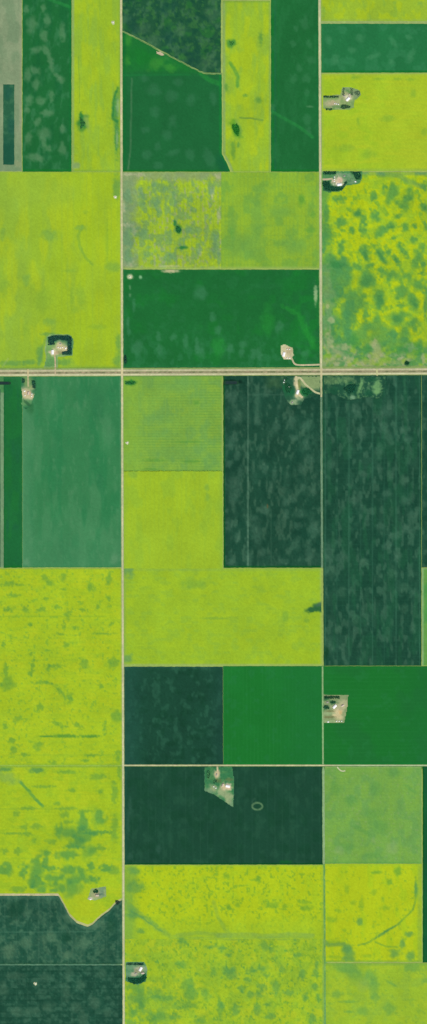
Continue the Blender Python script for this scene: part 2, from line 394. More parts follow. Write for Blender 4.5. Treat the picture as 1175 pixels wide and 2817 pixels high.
field('crop_field', 'blue green horizontal band between two canola fields at the top right', 'crop', er, XR, 65.5, 200, (38, 114, 66),
      [N((52, 126, 80), 22, .5, .75, .6, seed=6), B((68, 136, 90), [(215, 550, 34, 50), (445, 360, 40, 40), (755, 400, 26, 50, -30), (380, 470, 40, 30), (925, 520, 28, 60, 20), (740, 580, 24, 30), (570, 530, 70, 22, -20), (150, 380, 30, 40), (900, 350, 30, 24)], Z4, .55),
       E(RIM, 'B', 8, .9), E((34, 118, 60), 'T', 5, .6), E((44, 124, 70), 'L', 10, .6)], seed=8)
field('canola_field', 'bright yellow green canola field wrapped round the upper right farmyard', 'canola', er, XR, 203, 470, (163, 191, 44),
      [N((152, 188, 44), 30, .45, .7, .7, seed=4), N((172, 192, 44), 40, .5, .75, .7, sy=18, seed=2), GD((168, 190, 46), 'x', 1000, 1150, .6), E((160, 184, 84), 'T', 6, .6), E((132, 170, 84), 'B', 8, .55), E((148, 178, 80), 'L', 8, .5),
       B((112, 162, 60), [(420, 725, 40, 16), (620, 740, 50, 12), (800, 740, 40, 14), (920, 745, 40, 14), (945, 870, 26, 40), (530, 1440, 60, 50), (700, 1110, 60, 30), (310, 1390, 90, 30), (380, 725, 20, 30), (1050, 1240, 30, 30), (430, 1140, 16, 40)], Z4, .4),
       ST((150, 184, 50), 'y', 11, 2.2, .3)], seed=9)

# ---- second row
field('canola_field', 'big plain canola field above the highway around a tree ringed farmyard', 'canola', XL, wl, 473.2, ht, (153, 185, 44),
      [GD((142, 178, 58), 'x', 190, 40, .75), N((140, 176, 62), 26, .5, .7, .6, sy=70, seed=3), N((166, 190, 40), 30, .5, .72, .7, sy=80, seed=5), GD((162, 190, 38), 'x', 140, 270, .5),
       B((143, 178, 60), [(300, 180, 330, 160), (60, 300, 120, 200)], Z5, .5),
       L((112, 160, 64), [(680, 480), (640, 560), (655, 650), (700, 740), (760, 800)], 16 * .335, .55, Z5), B((110, 160, 78), [(665, 500, 46, 22), (410, 1270, 50, 30), (220, 930, 30, 50), (930, 820, 60, 40), (400, 560, 60, 40), (20, 540, 20, 60)], Z5, .5),
       B((120, 165, 62), [(700, 370, 24, 16), (570, 850, 60, 12), (620, 1170, 30, 26), (660, 1060, 30, 90), (360, 1090, 60, 110), (880, 600, 10, 200), (590, 1060, 16, 90), (200, 1330, 30, 60), (800, 1310, 60, 20), (30, 960, 30, 120)], Z5, .35),
       B((88, 146, 84), [(960, 160, 30, 90), (975, 1450, 24, 70), (965, 1580, 36, 50), (100, 1610, 100, 20), (330, 1540, 26, 70), (530, 1600, 70, 26), (240, 1600, 60, 20), (400, 1370, 60, 14)], Z5, .6),
       L((160, 176, 118), [(20, 1640), (70, 1570)], 3, .5, Z5), L((96, 150, 90), [(380, 1400), (350, 1480), (320, 1620)], 18 * .335, .55, Z5),
       E((44, 84, 62), 'B', 2.6, .7), E((122, 162, 66), 'B', 9, .5), E((150, 180, 90), 'R', 4, .4), E((152, 180, 66), 'T', 5, .5),
       ST((142, 178, 60), 'x', 17, 2.2, .35)], seed=10)
field('hay_field', 'weedy yellow green field scattered with grey bare patches, right of the west road', 'canola', wr, 611, 474, 738.3, (150, 180, 52),
      [N((160, 190, 40), 16, .45, .65, .8, sy=22, seed=2), N((118, 156, 92), 12, .5, .68, .8, sy=18, seed=4), N((150, 164, 118), 7, .62, .8, .7, sy=12, seed=7), ST((120, 164, 70), 'x', 12, 2.5, .4),
       lambda X, Y, C, e: mix(C, (126, 154, 106), .95 * (1 - sstep(14, 50, e[0] + 40 * (fbm(X, Y, 16, 16, 3, 2) - .5)))),
       lambda X, Y, C, e: mix(C, (134, 156, 106), .85 * (1 - sstep(8, 32, e[2] + 26 * (fbm(X, Y, 16, 16, 9, 2) - .5)))),
       B((190, 186, 150), [(60, 36, 26, 9), (120, 40, 20, 9), (50, 295, 28, 10), (65, 500, 26, 18), (92, 330, 12, 22), (425, 425, 9, 22), (522, 240, 11, 26), (520, 45, 16, 12), (280, 505, 60, 6), (35, 200, 12, 30), (490, 130, 8, 30)], Z6, .55, warp=.6),
       B((100, 146, 104), [(55, 150, 22, 46), (60, 350, 22, 60), (200, 175, 22, 24), (225, 100, 44, 22), (220, 230, 16, 20), (290, 170, 16, 36), (375, 155, 14, 20), (500, 360, 26, 30), (380, 320, 24, 24),
                       (325, 390, 24, 30), (160, 440, 32, 26), (270, 460, 26, 26), (265, 370, 16, 40), (500, 430, 24, 34), (420, 410, 16, 40), (130, 160, 14, 60), (120, 340, 40, 24), (60, 450, 20, 40), (480, 110, 18, 40), (390, 220, 14, 14)], Z6, .6, warp=.6),
       B((34, 118, 60), [(316, 318, 17, 24, -20), (298, 285, 8, 14), (340, 410, 22, 8)], Z6, .8),
       E((150, 176, 96), 'B', 7, .7)], grain=.08, seed=11, h=.85)
field('canola_field', 'dull olive green canola field with soft darker clouds, left of the east road', 'canola', 609, el, 474, 738.3, (138, 176, 54),
      [N((114, 164, 66), 22, .45, .7, .75, sy=30, seed=1), N((146, 182, 50), 30, .5, .7, .6, seed=8), B((104, 158, 76), [(720, 240, 34, 90), (690, 390, 50, 60), (830, 230, 46, 30), (610, 400, 60, 60), (590, 290, 26, 60), (900, 400, 70, 40)], Z6, .55),
       B((92, 154, 58), [(943, 170, 18, 26)], Z6, .8), B((96, 158, 62), [(1000, 245, 12, 20), (985, 320, 24, 14), (590, 335, 12, 26)], Z6, .55), ST((116, 164, 66), 'x', 10.5, 2.4, .4), ST((116, 164, 66), 'y', 27, 2.4, .3),
       E((146, 176, 88), 'B', 7, .75), E((140, 172, 76), 'R', 6, .5)], seed=12)

def slough_base(X, Y, C, e):
    g = sstep(0, 1, (Y - 660) / 300 + (930 - X) / 90 * .9 + 1.6 * (fbm(X, Y, 26, 30, 6, 3) - .5))
    g2 = 1 - sstep(-6, 30, e[0] + 50 * (fbm(X, Y, 20, 34, 3, 2) - .5)) * 1.0
    C = mix(C, (76, 142, 80), np.clip(.95 * sstep(.35, .75, g) * sstep(560, 760, Y) + .75 * g2, 0, .95))
    b = 1 - sstep(30, 105, e[3] + 55 * (fbm(X, Y, 28, 22, 10, 3) - .5))
    C = mix(C, (84, 144, 84), .92 * b)
    d = (1 - sstep(10, 60, e[3] + 34 * (fbm(X, Y, 14, 12, 12, 3) - .5) * 2)) * sstep(.42, .6, fbm(X, Y, 16, 12, 1, 3))
    C = mix(C, (170, 172, 130), .8 * d)
    d = (1 - sstep(4, 34, e[0])) * sstep(.45, .65, fbm(X, Y, 12, 30, 2, 3)) * sstep(640, 760, Y)
    return mix(C, (136, 158, 110), .8 * d)
SL = [(420, 505, 60, 40), (480, 570, 34, 40), (570, 345, 30, 34), (740, 330, 56, 90), (880, 370, 50, 90, 10), (1050, 445, 36, 34), (590, 530, 36, 50), (270, 590, 44, 50), (730, 625, 50, 36), (640, 680, 44, 56, 20), (480, 650, 34, 50),
      (870, 630, 36, 30), (960, 620, 26, 20), (370, 660, 26, 30), (470, 830, 34, 46), (495, 890, 34, 60, -25), (640, 900, 34, 84, -32), (710, 870, 30, 36, -30), (785, 940, 22, 56, -30), (840, 840, 26, 90, -32),
      (950, 750, 30, 36), (985, 920, 40, 100, 20), (270, 820, 34, 60), (1065, 630, 20, 40), (420, 1010, 60, 34), (540, 990, 30, 24), (640, 1030, 40, 24), (730, 1080, 84, 46, -8), (870, 1090, 50, 50, 20), (990, 1170, 52, 50, 20),
      (500, 1130, 84, 90, 20), (420, 1310, 80, 70, 30), (630, 1310, 56, 110, -8), (830, 1240, 56, 60, 20), (940, 1330, 44, 70, -30), (800, 1490, 74, 62, -20), (950, 1530, 60, 60), (500, 1440, 30, 80), (610, 1510, 46, 50),
      (860, 1630, 60, 80), (340, 1440, 60, 110), (200, 1080, 120, 160), (250, 980, 80, 60), (150, 700, 36, 80), (125, 540, 26, 110), (750, 1640, 44, 30), (1065, 1330, 30, 150), (820, 1360, 40, 24), (800, 530, 40, 24), (1040, 980, 24, 24),
      (680, 250, 24, 24), (240, 370, 60, 30), (1050, 250, 30, 40), (760, 730, 30, 16), (1030, 1060, 30, 20)]
field('canola_field', 'bright yellow canola field dappled with dark green sloughs, right of the east road', 'canola', er, XR, 474, ht, (172, 194, 30),
      [N((150, 186, 44), 14, .5, .7, .8, seed=2), N((176, 195, 32), 22, .55, .75, .7, seed=5), E((124, 162, 80), 'T', 12, .8), slough_base,
       N((104, 160, 64), 12, .56, .76, .65, sy=15, seed=8, slant=-.3),
       N((142, 182, 50), 15, .46, .68, .6, seed=11), B((84, 146, 74), SL, Z8, .82, soft=.62, warp=.55), B((78, 144, 82), [(190, 1230, 110, 190), (180, 1520, 110, 240), (330, 1620, 150, 130), (560, 1670, 200, 90), (340, 1400, 50, 120), (880, 1720, 130, 60), (260, 1060, 60, 120)], Z8, .62, soft=.6, warp=1.0), B((160, 190, 44), [(1055, 1680, 30, 40)], Z8, .8), B((120, 158, 100), [(150, 1350, 50, 200), (130, 1150, 40, 120)], Z8, .5, warp=.9), B((64, 130, 72), [(500, 1130, 50, 50), (640, 900, 16, 56, -32), (800, 1490, 44, 34), (630, 1320, 30, 60), (495, 900, 18, 40, -25), (740, 630, 30, 14), (420, 505, 30, 18), (1060, 450, 20, 20), (950, 1340, 20, 40, -30), (250, 990, 60, 30), (785, 940, 12, 36, -30)], Z8, .6),
       L((110, 156, 80), [(640, 130), (820, 150), (900, 200), (1020, 250)], 34 * .29, .7, Z8), B((96, 146, 100), [(640, 120, 40, 30), (480, 120, 50, 18), (1020, 120, 60, 24)], Z8, .7),
       B((178, 178, 130), [(160, 1690, 30, 90, -10), (220, 1790, 90, 40, 20), (600, 1800, 70, 70, 20), (580, 1720, 24, 40), (340, 1870, 50, 26), (1040, 1860, 20, 50), (140, 1370, 16, 24), (180, 1500, 30, 24), (920, 1760, 50, 30), (310, 1760, 50, 30)], Z8, .6, warp=.6),
       B((46, 134, 66), [(880, 1760, 150, 40, -10), (400, 1700, 60, 60), (210, 980, 60, 30), (520, 1780, 50, 40), (1000, 1800, 60, 30)], Z8, .35),
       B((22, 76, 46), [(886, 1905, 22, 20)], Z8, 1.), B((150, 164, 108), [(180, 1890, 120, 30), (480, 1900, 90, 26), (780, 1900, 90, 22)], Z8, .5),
       E((120, 148, 84), 'B', 5, .7)], grain=.07, seed=13)
field('crop_field', 'wide deep green field between the two gravel roads above the highway', 'crop', wr, lambda y: el(y) - 1, 741.5, ht, (32, 106, 52),
      [N((30, 116, 48), 40, .5, .75, .6, seed=2), N((40, 112, 62), 18, .55, .8, .5, seed=6), lambda X, Y, C, e: mix(C, (50, 122, 76), .5 * sstep(860, 1000, Y) * sstep(.5, .7, fbm(X, Y, 12, 18, 9, 3))),
       lambda X, Y, C, e: mix(C, (30, 122, 48), .6 * sstep(720, 860, X) * sstep(.4, .65, fbm(X, Y, 24, 24, 1, 3))),
       B((40, 138, 54), [(950, 320, 16, 70, -25), (990, 390, 16, 50, -25), (890, 250, 50, 12, 30), (770, 300, 30, 70), (520, 430, 30, 50), (1000, 420, 14, 30)], Z7, .6),
       B((66, 130, 90), [(430, 455, 22, 30), (216, 380, 12, 24), (355, 410, 14, 34), (490, 285, 16, 24), (520, 345, 16, 20), (700, 470, 16, 30), (730, 470, 14, 30), (650, 420, 20, 20), (640, 460, 14, 24), (290, 385, 16, 16), (830, 330, 20, 30),
                     (960, 470, 20, 20), (220, 450, 14, 26), (110, 440, 30, 30), (430, 160, 30, 30), (60, 310, 8, 30), (65, 360, 9, 16), (90, 220, 8, 30), (580, 440, 16, 24), (410, 430, 10, 40)], Z7, .55),
       B((196, 200, 160), [(70, 76, 15, 11)], Z7, 1., warp=.2), B((140, 190, 140), [(124, 78, 8, 9)], Z7, .9, warp=.2), B((120, 160, 120), [(70, 130, 6, 10), (70, 170, 6, 10)], Z7, .5),
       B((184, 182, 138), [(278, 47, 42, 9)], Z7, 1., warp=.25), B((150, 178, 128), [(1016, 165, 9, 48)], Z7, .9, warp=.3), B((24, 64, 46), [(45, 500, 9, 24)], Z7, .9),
       E((90, 130, 74), 'T', 2.5, .6), E((44, 120, 70), 'B', 7, .5), E((22, 70, 46), 'B', 2.4, .7), E((44, 116, 70), 'L', 5, .5), E((32, 104, 62), 'R', 5, .4)], seed=14)

# ---- below the highway
field('crop_field', 'dark grey green sliver of a field at the left edge just below the highway', 'crop', XL, 1.5, 1072, 1560, (64, 108, 78), [N((84, 124, 92), 14, .5, .7, .6, sy=40, seed=2)], seed=1)
field('crop_field', 'narrow dark green strip field beside the blue green field, far left below the highway', 'crop', lambda y: 10.5 + 0 * y, 61.5, hb, 1562, (32, 104, 56),
      [N((34, 100, 64), 16, .5, .75, .6, sy=60, seed=3), N((34, 112, 52), 20, .5, .7, .6, sy=50, seed=5), E(RIM, 'B', 7, .9), E((26, 98, 50), 'L', 5, .5), E((52, 116, 74), 'T', 10, .7), B((46, 118, 66), [(160, 150, 60, 50)], Z9, .5)], seed=2)
field('crop_field', 'large smooth blue green field left of the west road below the highway', 'crop', 62, wl, hb, 1561, (56, 126, 78),
      [N((74, 136, 90), 24, .45, .72, .6, sy=90, seed=4), N((44, 122, 74), 26, .5, .72, .65, sy=110, seed=6), GD((74, 136, 92), 'x', 110, 66, .7), GD((72, 134, 90), 'y', 1380, 1545, .55), N((84, 140, 96), 8, .62, .8, .35, sy=22, seed=9),
       E((90, 146, 100), 'L', 6, .5), E((48, 124, 56), 'B', 3, .8), E((92, 140, 102), 'R', 5, .5), B((104, 150, 110), [(940, 1600, 40, 40), (220, 1630, 30, 30)], Z9, .5), B((46, 116, 74), [(820, 960, 24, 60), (800, 330, 60, 120)], Z9, .4),
       B((44, 104, 60), [(230, 330, 50, 30, 40), (250, 370, 30, 40)], Z9, .5)], grain=.04, seed=3)
field('crop_field', 'light olive green field with fine cross lines below the highway, right of the west road', 'canola', wr, lambda y: MD(y) - .3, hb, 1296.5, (124, 168, 68),
      [N((112, 160, 78), 22, .45, .7, .8, sy=26, seed=2), N((134, 172, 62), 18, .5, .7, .6, seed=5), ST((100, 152, 66), 'y', 7.6, 1.8, .55), ST((132, 172, 66), 'x', 13, 2, .35), GD((130, 172, 60), 'x', 420, 360, .6),
       B((42, 122, 56), [(135, 145, 50, 24)], Z10, .95), B((104, 156, 80), [(560, 160, 190, 60), (400, 480, 130, 40), (440, 620, 130, 40), (850, 880, 60, 60), (600, 800, 260, 60)], Z10, .4),
       B((84, 146, 60), [(330, 940, 80, 9), (740, 330, 30, 18), (660, 690, 110, 10), (350, 860, 100, 12), (700, 870, 80, 14)], Z10, .5),
       E((90, 140, 66), 'T', 3, .8), E((140, 166, 90), 'R', 5, .7), E((110, 158, 70), 'B', 5, .3)], seed=4, h=.85)
field('canola_field', 'square bright canola field just under the light olive green field', 'canola', wr, lambda y: MD(y) - .3, 1294.6, 1566, (154, 185, 46),
      [B((158, 188, 42), [(500, 1250, 330, 260)], Z10, .6), N((142, 180, 54), 22, .5, .72, .6, sy=50, seed=3), E((138, 176, 64), 'R', 12, .7), E((136, 174, 66), 'L', 8, .5), B((118, 164, 70), [(835, 1110, 22, 26), (160, 980, 40, 40), (840, 1200, 20, 40)], Z10, .55), ST((144, 180, 54), 'x', 12.5, 2.2, .35)], seed=5, h=.85)
field('canola_field', 'wide even canola field with a small dark wedge on its right edge', 'canola', wr, lambda y: ER(y) - 2.2, 1564.2, 1831.5, (150, 184, 46),
      [N((158, 188, 42), 40, .45, .7, .7, seed=1), N((136, 176, 58), 18, .5, .72, .55, sy=12, seed=6), ST((158, 188, 44), 'y', 12, 2, .4), E((134, 172, 74), 'T', 10, .5), E((132, 168, 78), 'L', 8, .6), E((150, 178, 100), 'R', 6, .6), E((152, 176, 104), 'B', 7, .9),
       B((96, 148, 94), [(66, 50, 22, 36), (62, 505, 24, 24)], Z14, .7), B((112, 160, 64), [(500, 298, 60, 7), (400, 124, 70, 20), (970, 310, 14, 10), (860, 290, 16, 26)], Z14, .5),
       B((46, 100, 60), [(1040, 240, 40, 24), (1000, 254, 34, 13, -10), (1062, 205, 16, 40), (1062, 250, 20, 24)], Z14, .95, warp=.25, soft=.35), B((80, 112, 92), [(1040, 226, 26, 10, -20)], Z14, .6)], seed=6)
MOT = [N((76, 112, 88), 9.5, .48, .74, .5, sy=19, seed=3, slant=.06, o=2), N((46, 88, 68), 22, .5, .7, .5, sy=44, seed=7), N((24, 66, 50), 16, .5, .72, .55, sy=30, seed=10)]
field('crop_field', 'dark teal field streaked with pale mottles and one pale tramline, right half below the highway', 'crop', lambda y: MD(y) + 2.2, lambda y: ER(y) - 3, hb, 1562, (32, 74, 56),
      MOT + [B((74, 112, 90), [(140, 290, 44, 60), (190, 480, 50, 70), (390, 530, 34, 50), (575, 580, 30, 60), (720, 540, 34, 56, 20), (150, 710, 36, 70, 20), (870, 750, 34, 70), (190, 870, 34, 44), (110, 950, 34, 30), (460, 1000, 30, 46), (560, 1040, 22, 70),
                       (220, 1020, 26, 50), (900, 920, 50, 60), (820, 1010, 40, 50), (170, 1150, 60, 70), (140, 1290, 44, 60), (190, 1250, 30, 40), (520, 1180, 22, 50), (840, 1180, 36, 34), (945, 1240, 26, 36), (460, 1400, 50, 46), (660, 1340, 36, 36), (810, 1440, 44, 44),
                       (670, 1450, 30, 50), (360, 1490, 40, 34), (380, 1620, 50, 100), (110, 1560, 34, 60), (190, 1680, 40, 46), (780, 1560, 40, 30), (940, 1590, 40, 70), (900, 1850, 40, 90), (440, 1830, 30, 50), (640, 1910, 50, 30), (750, 690, 40, 26), (860, 570, 50, 60), (740, 1300, 34, 30), (310, 1880, 30, 60), (130, 1920, 40, 30)], Z11, .45),
             L((84, 122, 98), [(295, 80), (295, 1990)], 3.2, 1.0, Z11 if 0 else (600, 1010, .2793), wob=.6, vary=.5), L((62, 102, 80), [(520, 1400), (522, 1950)], 2.2, .5, Z11, wob=.6), L((70, 110, 88), [(300, 270), (680, 270)], 2., .5, Z11),
             E((16, 88, 30), 'L', 5.5, 1., vary=.1), E((14, 88, 32), 'B', 6.5, 1., vary=.1), B((12, 40, 30), [(130, 148, 90, 22)], Z11, .9), B((128, 90, 50), [(488, 1370, 8, 18)], Z11, .5), B((66, 104, 66), [(560, 150, 80, 60)], Z11, .6)], grain=.09, seed=7)
field('crop_field', 'long dark teal field with faint vertical lines, right of the east road below the highway', 'crop', lambda y: er(y) - 1.5, 1159.5, hb, 1831.5, (31, 74, 56),
      MOT[1:] + [N((72, 112, 88), 9.5, .54, .74, .5, sy=22, seed=3, o=2), N((36, 92, 62), 14, .5, .7, .5, sy=60, seed=2), ST((54, 106, 82), 'x', 32.5, 2.2, .28, 892 + 3), ST((58, 108, 84), 'x', 65, 2.6, .5, 960 + 65), ST((44, 92, 70), 'y', 14, 2, .25),
             B((74, 112, 90), [(700, 420, 60, 60), (670, 560, 40, 50), (720, 660, 36, 80, -15), (890, 680, 40, 34), (410, 400, 34, 50), (460, 620, 34, 70), (130, 450, 34, 34), (840, 590, 30, 30), (850, 1060, 40, 44), (470, 1000, 40, 30, 20), (730, 1010, 36, 40), (700, 1190, 50, 34, -30),
                       (860, 1250, 40, 40), (935, 1220, 26, 44), (620, 800, 30, 70), (630, 950, 26, 50), (640, 1490, 40, 34), (880, 1520, 60, 46), (510, 1440, 24, 50), (760, 1580, 50, 34), (700, 1670, 50, 30, -30), (260, 1790, 40, 36), (480, 1330, 30, 34), (480, 1830, 34, 34), (160, 1740, 40, 80), (400, 1240, 60, 40), (180, 920, 40, 44), (800, 1760, 30, 60), (930, 1380, 50, 30)], Z12, .42),
             B((70, 112, 86), [(240, 650, 24, 40), (405, 560, 30, 50), (860, 460, 30, 44), (940, 640, 30, 44), (150, 800, 50, 60), (860, 260, 44, 40), (740, 110, 26, 60), (480, 20, 40, 40), (270, 310, 40, 50), (170, 120, 40, 60)], Z16, .4),
             B((20, 62, 38), [(120, 880, 30, 60)], Z16, .7), E((26, 84, 50), 'B', 5, .5), E((34, 92, 52), 'L', 4, .5), E((24, 80, 46), 'R', 4, .5)], grain=.08, seed=8)
field('crop_field', 'dark teal field against the right edge below the highway, above a light green field', 'crop', 1160.5, XR, hb, 1561, (32, 76, 58), MOT + [E((40, 92, 70), 'L', 3, .5)], grain=.08, seed=9)
field('crop_field', 'light green sliver of a field with a pale border at the right edge', 'crop', 1161.5, XR, 1563, 1831, (96, 154, 72),
      [N((70, 146, 72), 12, .5, .7, .7, sy=40, seed=2), E((138, 172, 122), 'L', 6, .95), E((140, 168, 120), 'T', 5, .7)], seed=2)

# ---- third row
field('canola_field', 'very large bright yellow canola field left of the west road, dotted with small green spots', 'canola', XL, wl, 1564, 2104.5, (164, 191, 40),
      [N((172, 192, 40), 34, .45, .7, .7, sy=20, seed=2), N((150, 184, 46), 24, .52, .74, .6, sy=12, seed=4), ST((150, 186, 44), 'y', 10.4, 2, .35), N((124, 170, 56), 7, .64, .78, .7, sy=7, seed=9),
       B((92, 148, 66), [(75, 200, 60, 18), (160, 205, 50, 9), (740, 220, 24, 50, -40), (415, 195, 26, 22), (215, 398, 26, 22), (340, 410, 34, 18), (468, 390, 30, 14), (552, 455, 26, 36), (525, 545, 12, 40), (620, 560, 26, 14), (500, 612, 26, 10), (550, 695, 26, 22),
                     (260, 768, 16, 20), (690, 845, 34, 36), (925, 850, 40, 44), (265, 880, 14, 60, 10), (245, 930, 18, 26), (50, 900, 18, 50), (340, 1005, 70, 14), (400, 1010, 40, 10, 20), (490, 1075, 16, 50, -40), (580, 1140, 22, 40), (330, 1210, 26, 24), (145, 1310, 36, 22, -50),
                     (830, 1030, 20, 22), (850, 606, 80, 8), (480, 1350, 40, 16, 30), (545, 1368, 20, 9), (640, 1360, 40, 20, 40), (318, 1530, 34, 36), (115, 1570, 26, 26), (205, 1600, 40, 14), (435, 1670, 30, 24), (895, 160, 22, 60), (525, 150, 30, 40), (520, 240, 30, 12), (895, 320, 14, 20), (800, 390, 20, 24),
                     (960, 1285, 46, 50), (970, 1620, 22, 60), (860, 1380, 14, 50), (740, 1605, 40, 14), (700, 1650, 30, 12), (460, 870, 60, 14), (400, 900, 14, 40), (70, 1010, 50, 60), (110, 295, 50, 16), (380, 320, 30, 12), (70, 405, 40, 20), (250, 530, 14, 20), (30, 690, 12, 24), (385, 745, 16, 9), (910, 530, 26, 12, -40), (40, 1370, 20, 20), (100, 1480, 30, 20), (680, 410, 24, 14), (370, 150, 30, 20, 40)], Z13, .54, warp=.6),
       B((70, 136, 62), [(540, 1446, 110, 13), (740, 1448, 70, 12), (380, 1448, 60, 8)], Z13, .7), L((118, 166, 52), [(0, 465), (870, 465)], 2.6, .35, Z13), L((124, 168, 54), [(0, 822), (640, 822)], 2.4, .3, Z13), L((124, 168, 54), [(30, 1600), (900, 1600)], 2, .35, Z13),
       E((124, 166, 58), 'B', 4, .55), E((134, 170, 70), 'T', 4, .5), E((152, 178, 84), 'R', 5, .5)], seed=3)
field('crop_field', 'square dark teal field between the west road and the plain bright green field', 'crop', wr, lambda y: MD(y) - .4, 1834, 2103, (30, 72, 54),
      [N((44, 92, 70), 12, .5, .75, .7, sy=18, seed=4), N((24, 66, 46), 18, .5, .7, .6, seed=6), E((54, 96, 78), 'T', 6, .4), E((60, 100, 70), 'L', 5, .6), GD((38, 84, 70), 'x', 420, 350, .6), GD((34, 74, 64), 'x', 560, 612, .4)], grain=.07, seed=4)
field('crop_field', 'plain bright green square field left of the east road, beside the dark teal square', 'crop', lambda y: MD(y) + .2, lambda y: ER(y) - 2.6, 1832.5, 2103, (30, 114, 46),
      [N((32, 118, 50), 60, .4, .7, .7, sy=60, seed=2), ST((42, 124, 58), 'x', 10.5, 1.6, .35, 616), N((38, 118, 62), 16, .6, .8, .5, seed=5), GD((32, 110, 56), 'x', 720, 860, .5), E((40, 118, 66), 'L', 3, .6), E((28, 122, 52), 'B', 6, .5)], grain=.025, seed=5)
field('crop_field', 'plain bright green field at the right edge around a small square farmyard', 'crop', lambda y: ER(y) + 3, XR, 1832.5, 2103, (30, 112, 46),
      [N((32, 106, 50), 60, .45, .7, .8, sy=60, seed=8), ST((40, 120, 58), 'y', 11.5, 1.6, .35), N((38, 116, 60), 16, .6, .8, .5, seed=5), GD((32, 106, 54), 'x', 1080, 1170, .4), E((30, 116, 48), 'T', 12, .5), E((26, 120, 50), 'B', 6, .6)], grain=.025, seed=6)

# ---- fourth row
field('canola_field', 'lime canola field with a cluster of green hollows above the curved pale edge', 'canola', XL, wl, 2108.5, [(a, b - 4.2) for a, b in LEFTEDGE], (162, 190, 40),
      [N((172, 192, 40), 26, .48, .7, .7, seed=1), N((146, 182, 46), 16, .5, .72, .65, sy=11, seed=3), ST((148, 184, 44), 'y', 9.8, 2, .4), E((128, 168, 64), 'T', 5, .6),
       B((70, 138, 80), [(640, 640, 110, 60), (640, 700, 50, 60), (740, 780, 60, 60), (680, 540, 40, 70), (370, 800, 44, 34), (370, 870, 24, 50), (530, 815, 80, 30), (810, 500, 44, 66), (290, 960, 54, 90), (450, 1000, 70, 36), (620, 1000, 110, 44), (490, 1080, 50, 40), (340, 1090, 60, 40), (45, 930, 46, 46),
                     (760, 630, 60, 20), (860, 625, 50, 14), (780, 1010, 40, 26), (590, 930, 90, 30), (490, 610, 30, 50), (745, 910, 26, 40), (870, 915, 46, 26), (420, 920, 50, 26), (300, 1040, 50, 40), (600, 745, 70, 16), (590, 1090, 60, 60), (190, 940, 30, 50)], Z17, .62, warp=.6),
       B((96, 150, 66), [(220, 430, 60, 14), (540, 430, 80, 14), (530, 480, 40, 24), (230, 640, 40, 22), (300, 575, 44, 24), (200, 580, 30, 24), (150, 780, 40, 26), (140, 470, 30, 20), (820, 290, 26, 20), (360, 250, 80, 12), (940, 300, 22, 100), (940, 600, 26, 120), (420, 700, 40, 24), (800, 170, 80, 20), (280, 690, 24, 20),
                     (590, 280, 30, 16), (40, 780, 30, 20), (930, 950, 50, 40), (160, 1090, 60, 24), (560, 130, 80, 14), (980, 130, 16, 60), (470, 390, 30, 14), (110, 635, 90, 9), (700, 450, 60, 12), (560, 540, 40, 16), (440, 1060, 60, 14), (820, 760, 60, 14)], Z17, .55, warp=.5),
       L((84, 148, 76), [(170, 215), (220, 270), (280, 340), (350, 410)], 17 * .335, .9, Z17), L((84, 146, 66), [(180, 228), (250, 290)], 14 * .335, .5, Z17), B((76, 136, 84), [(300, 115, 60, 22), (40, 110, 60, 16)], Z17, .7), B((124, 164, 84), [(70, 180, 90, 40, 20)], Z17, .6), L((118, 160, 60), [(0, 435), (640, 435)], 2.6, .3, Z17),
       B((172, 190, 38), [(750, 200, 90, 60), (650, 200, 160, 120), (180, 840, 150, 50)], Z18, .5), L((140, 180, 70), [(650, 0), (640, 90)], 2.5, .5, Z18), E((150, 178, 100), 'R', 5, .5)], seed=7)
field('crop_field', 'dark grey teal field under the curved pale edge at the lower left', 'crop', XL, wl, [(a, b + 2.2) for a, b in LEFTEDGE], 2652, (44, 88, 68),
      [N((72, 112, 84), 10, .46, .7, .6, sy=14, seed=4), N((78, 114, 88), 5, .55, .75, .45, seed=8), N((30, 76, 58), 13, .5, .7, .75, seed=2), ST((74, 112, 88), 'x', 31, 2.4, .35, 14), L((70, 116, 92), [(0, 398), (760, 398)], 2.2, .7, Z18), E((76, 116, 92), 'T', 13, .55), B((30, 76, 54), [(130, 210, 70, 60), (910, 340, 40, 50), (540, 450, 50, 40)], Z18, .6),
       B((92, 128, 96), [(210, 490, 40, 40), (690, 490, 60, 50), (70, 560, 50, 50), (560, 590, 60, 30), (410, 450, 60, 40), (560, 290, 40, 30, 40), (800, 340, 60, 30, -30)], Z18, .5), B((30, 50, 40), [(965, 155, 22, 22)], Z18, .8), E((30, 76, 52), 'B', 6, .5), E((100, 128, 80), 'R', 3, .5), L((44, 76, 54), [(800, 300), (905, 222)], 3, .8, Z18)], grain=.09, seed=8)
field('crop_field', 'dark teal field in the lower left corner below a straight pale track', 'crop', XL, wl, 2656, YBm, (34, 78, 60),
      [N((62, 104, 82), 11, .47, .72, .65, sy=10, seed=5), N((62, 104, 82), 5, .55, .75, .5, seed=8), N((28, 70, 54), 16, .5, .7, .6, seed=1), ST((56, 98, 76), 'x', 31, 2.2, .35, 14), ST((24, 66, 48), 'y', 16, 3, .4), B((84, 118, 92), [(150, 1050, 60, 40), (260, 1050, 60, 30), (380, 770, 40, 30), (120, 760, 80, 26), (400, 1010, 50, 40), (630, 1020, 50, 40), (680, 1110, 40, 50), (540, 900, 30, 80), (660, 830, 34, 40), (880, 1060, 44, 30), (780, 980, 40, 50), (20, 870, 40, 50), (840, 740, 30, 40), (560, 740, 30, 50)], Z18, .4),
       E((34, 84, 54), 'R', 3, .5)], grain=.09, seed=9)
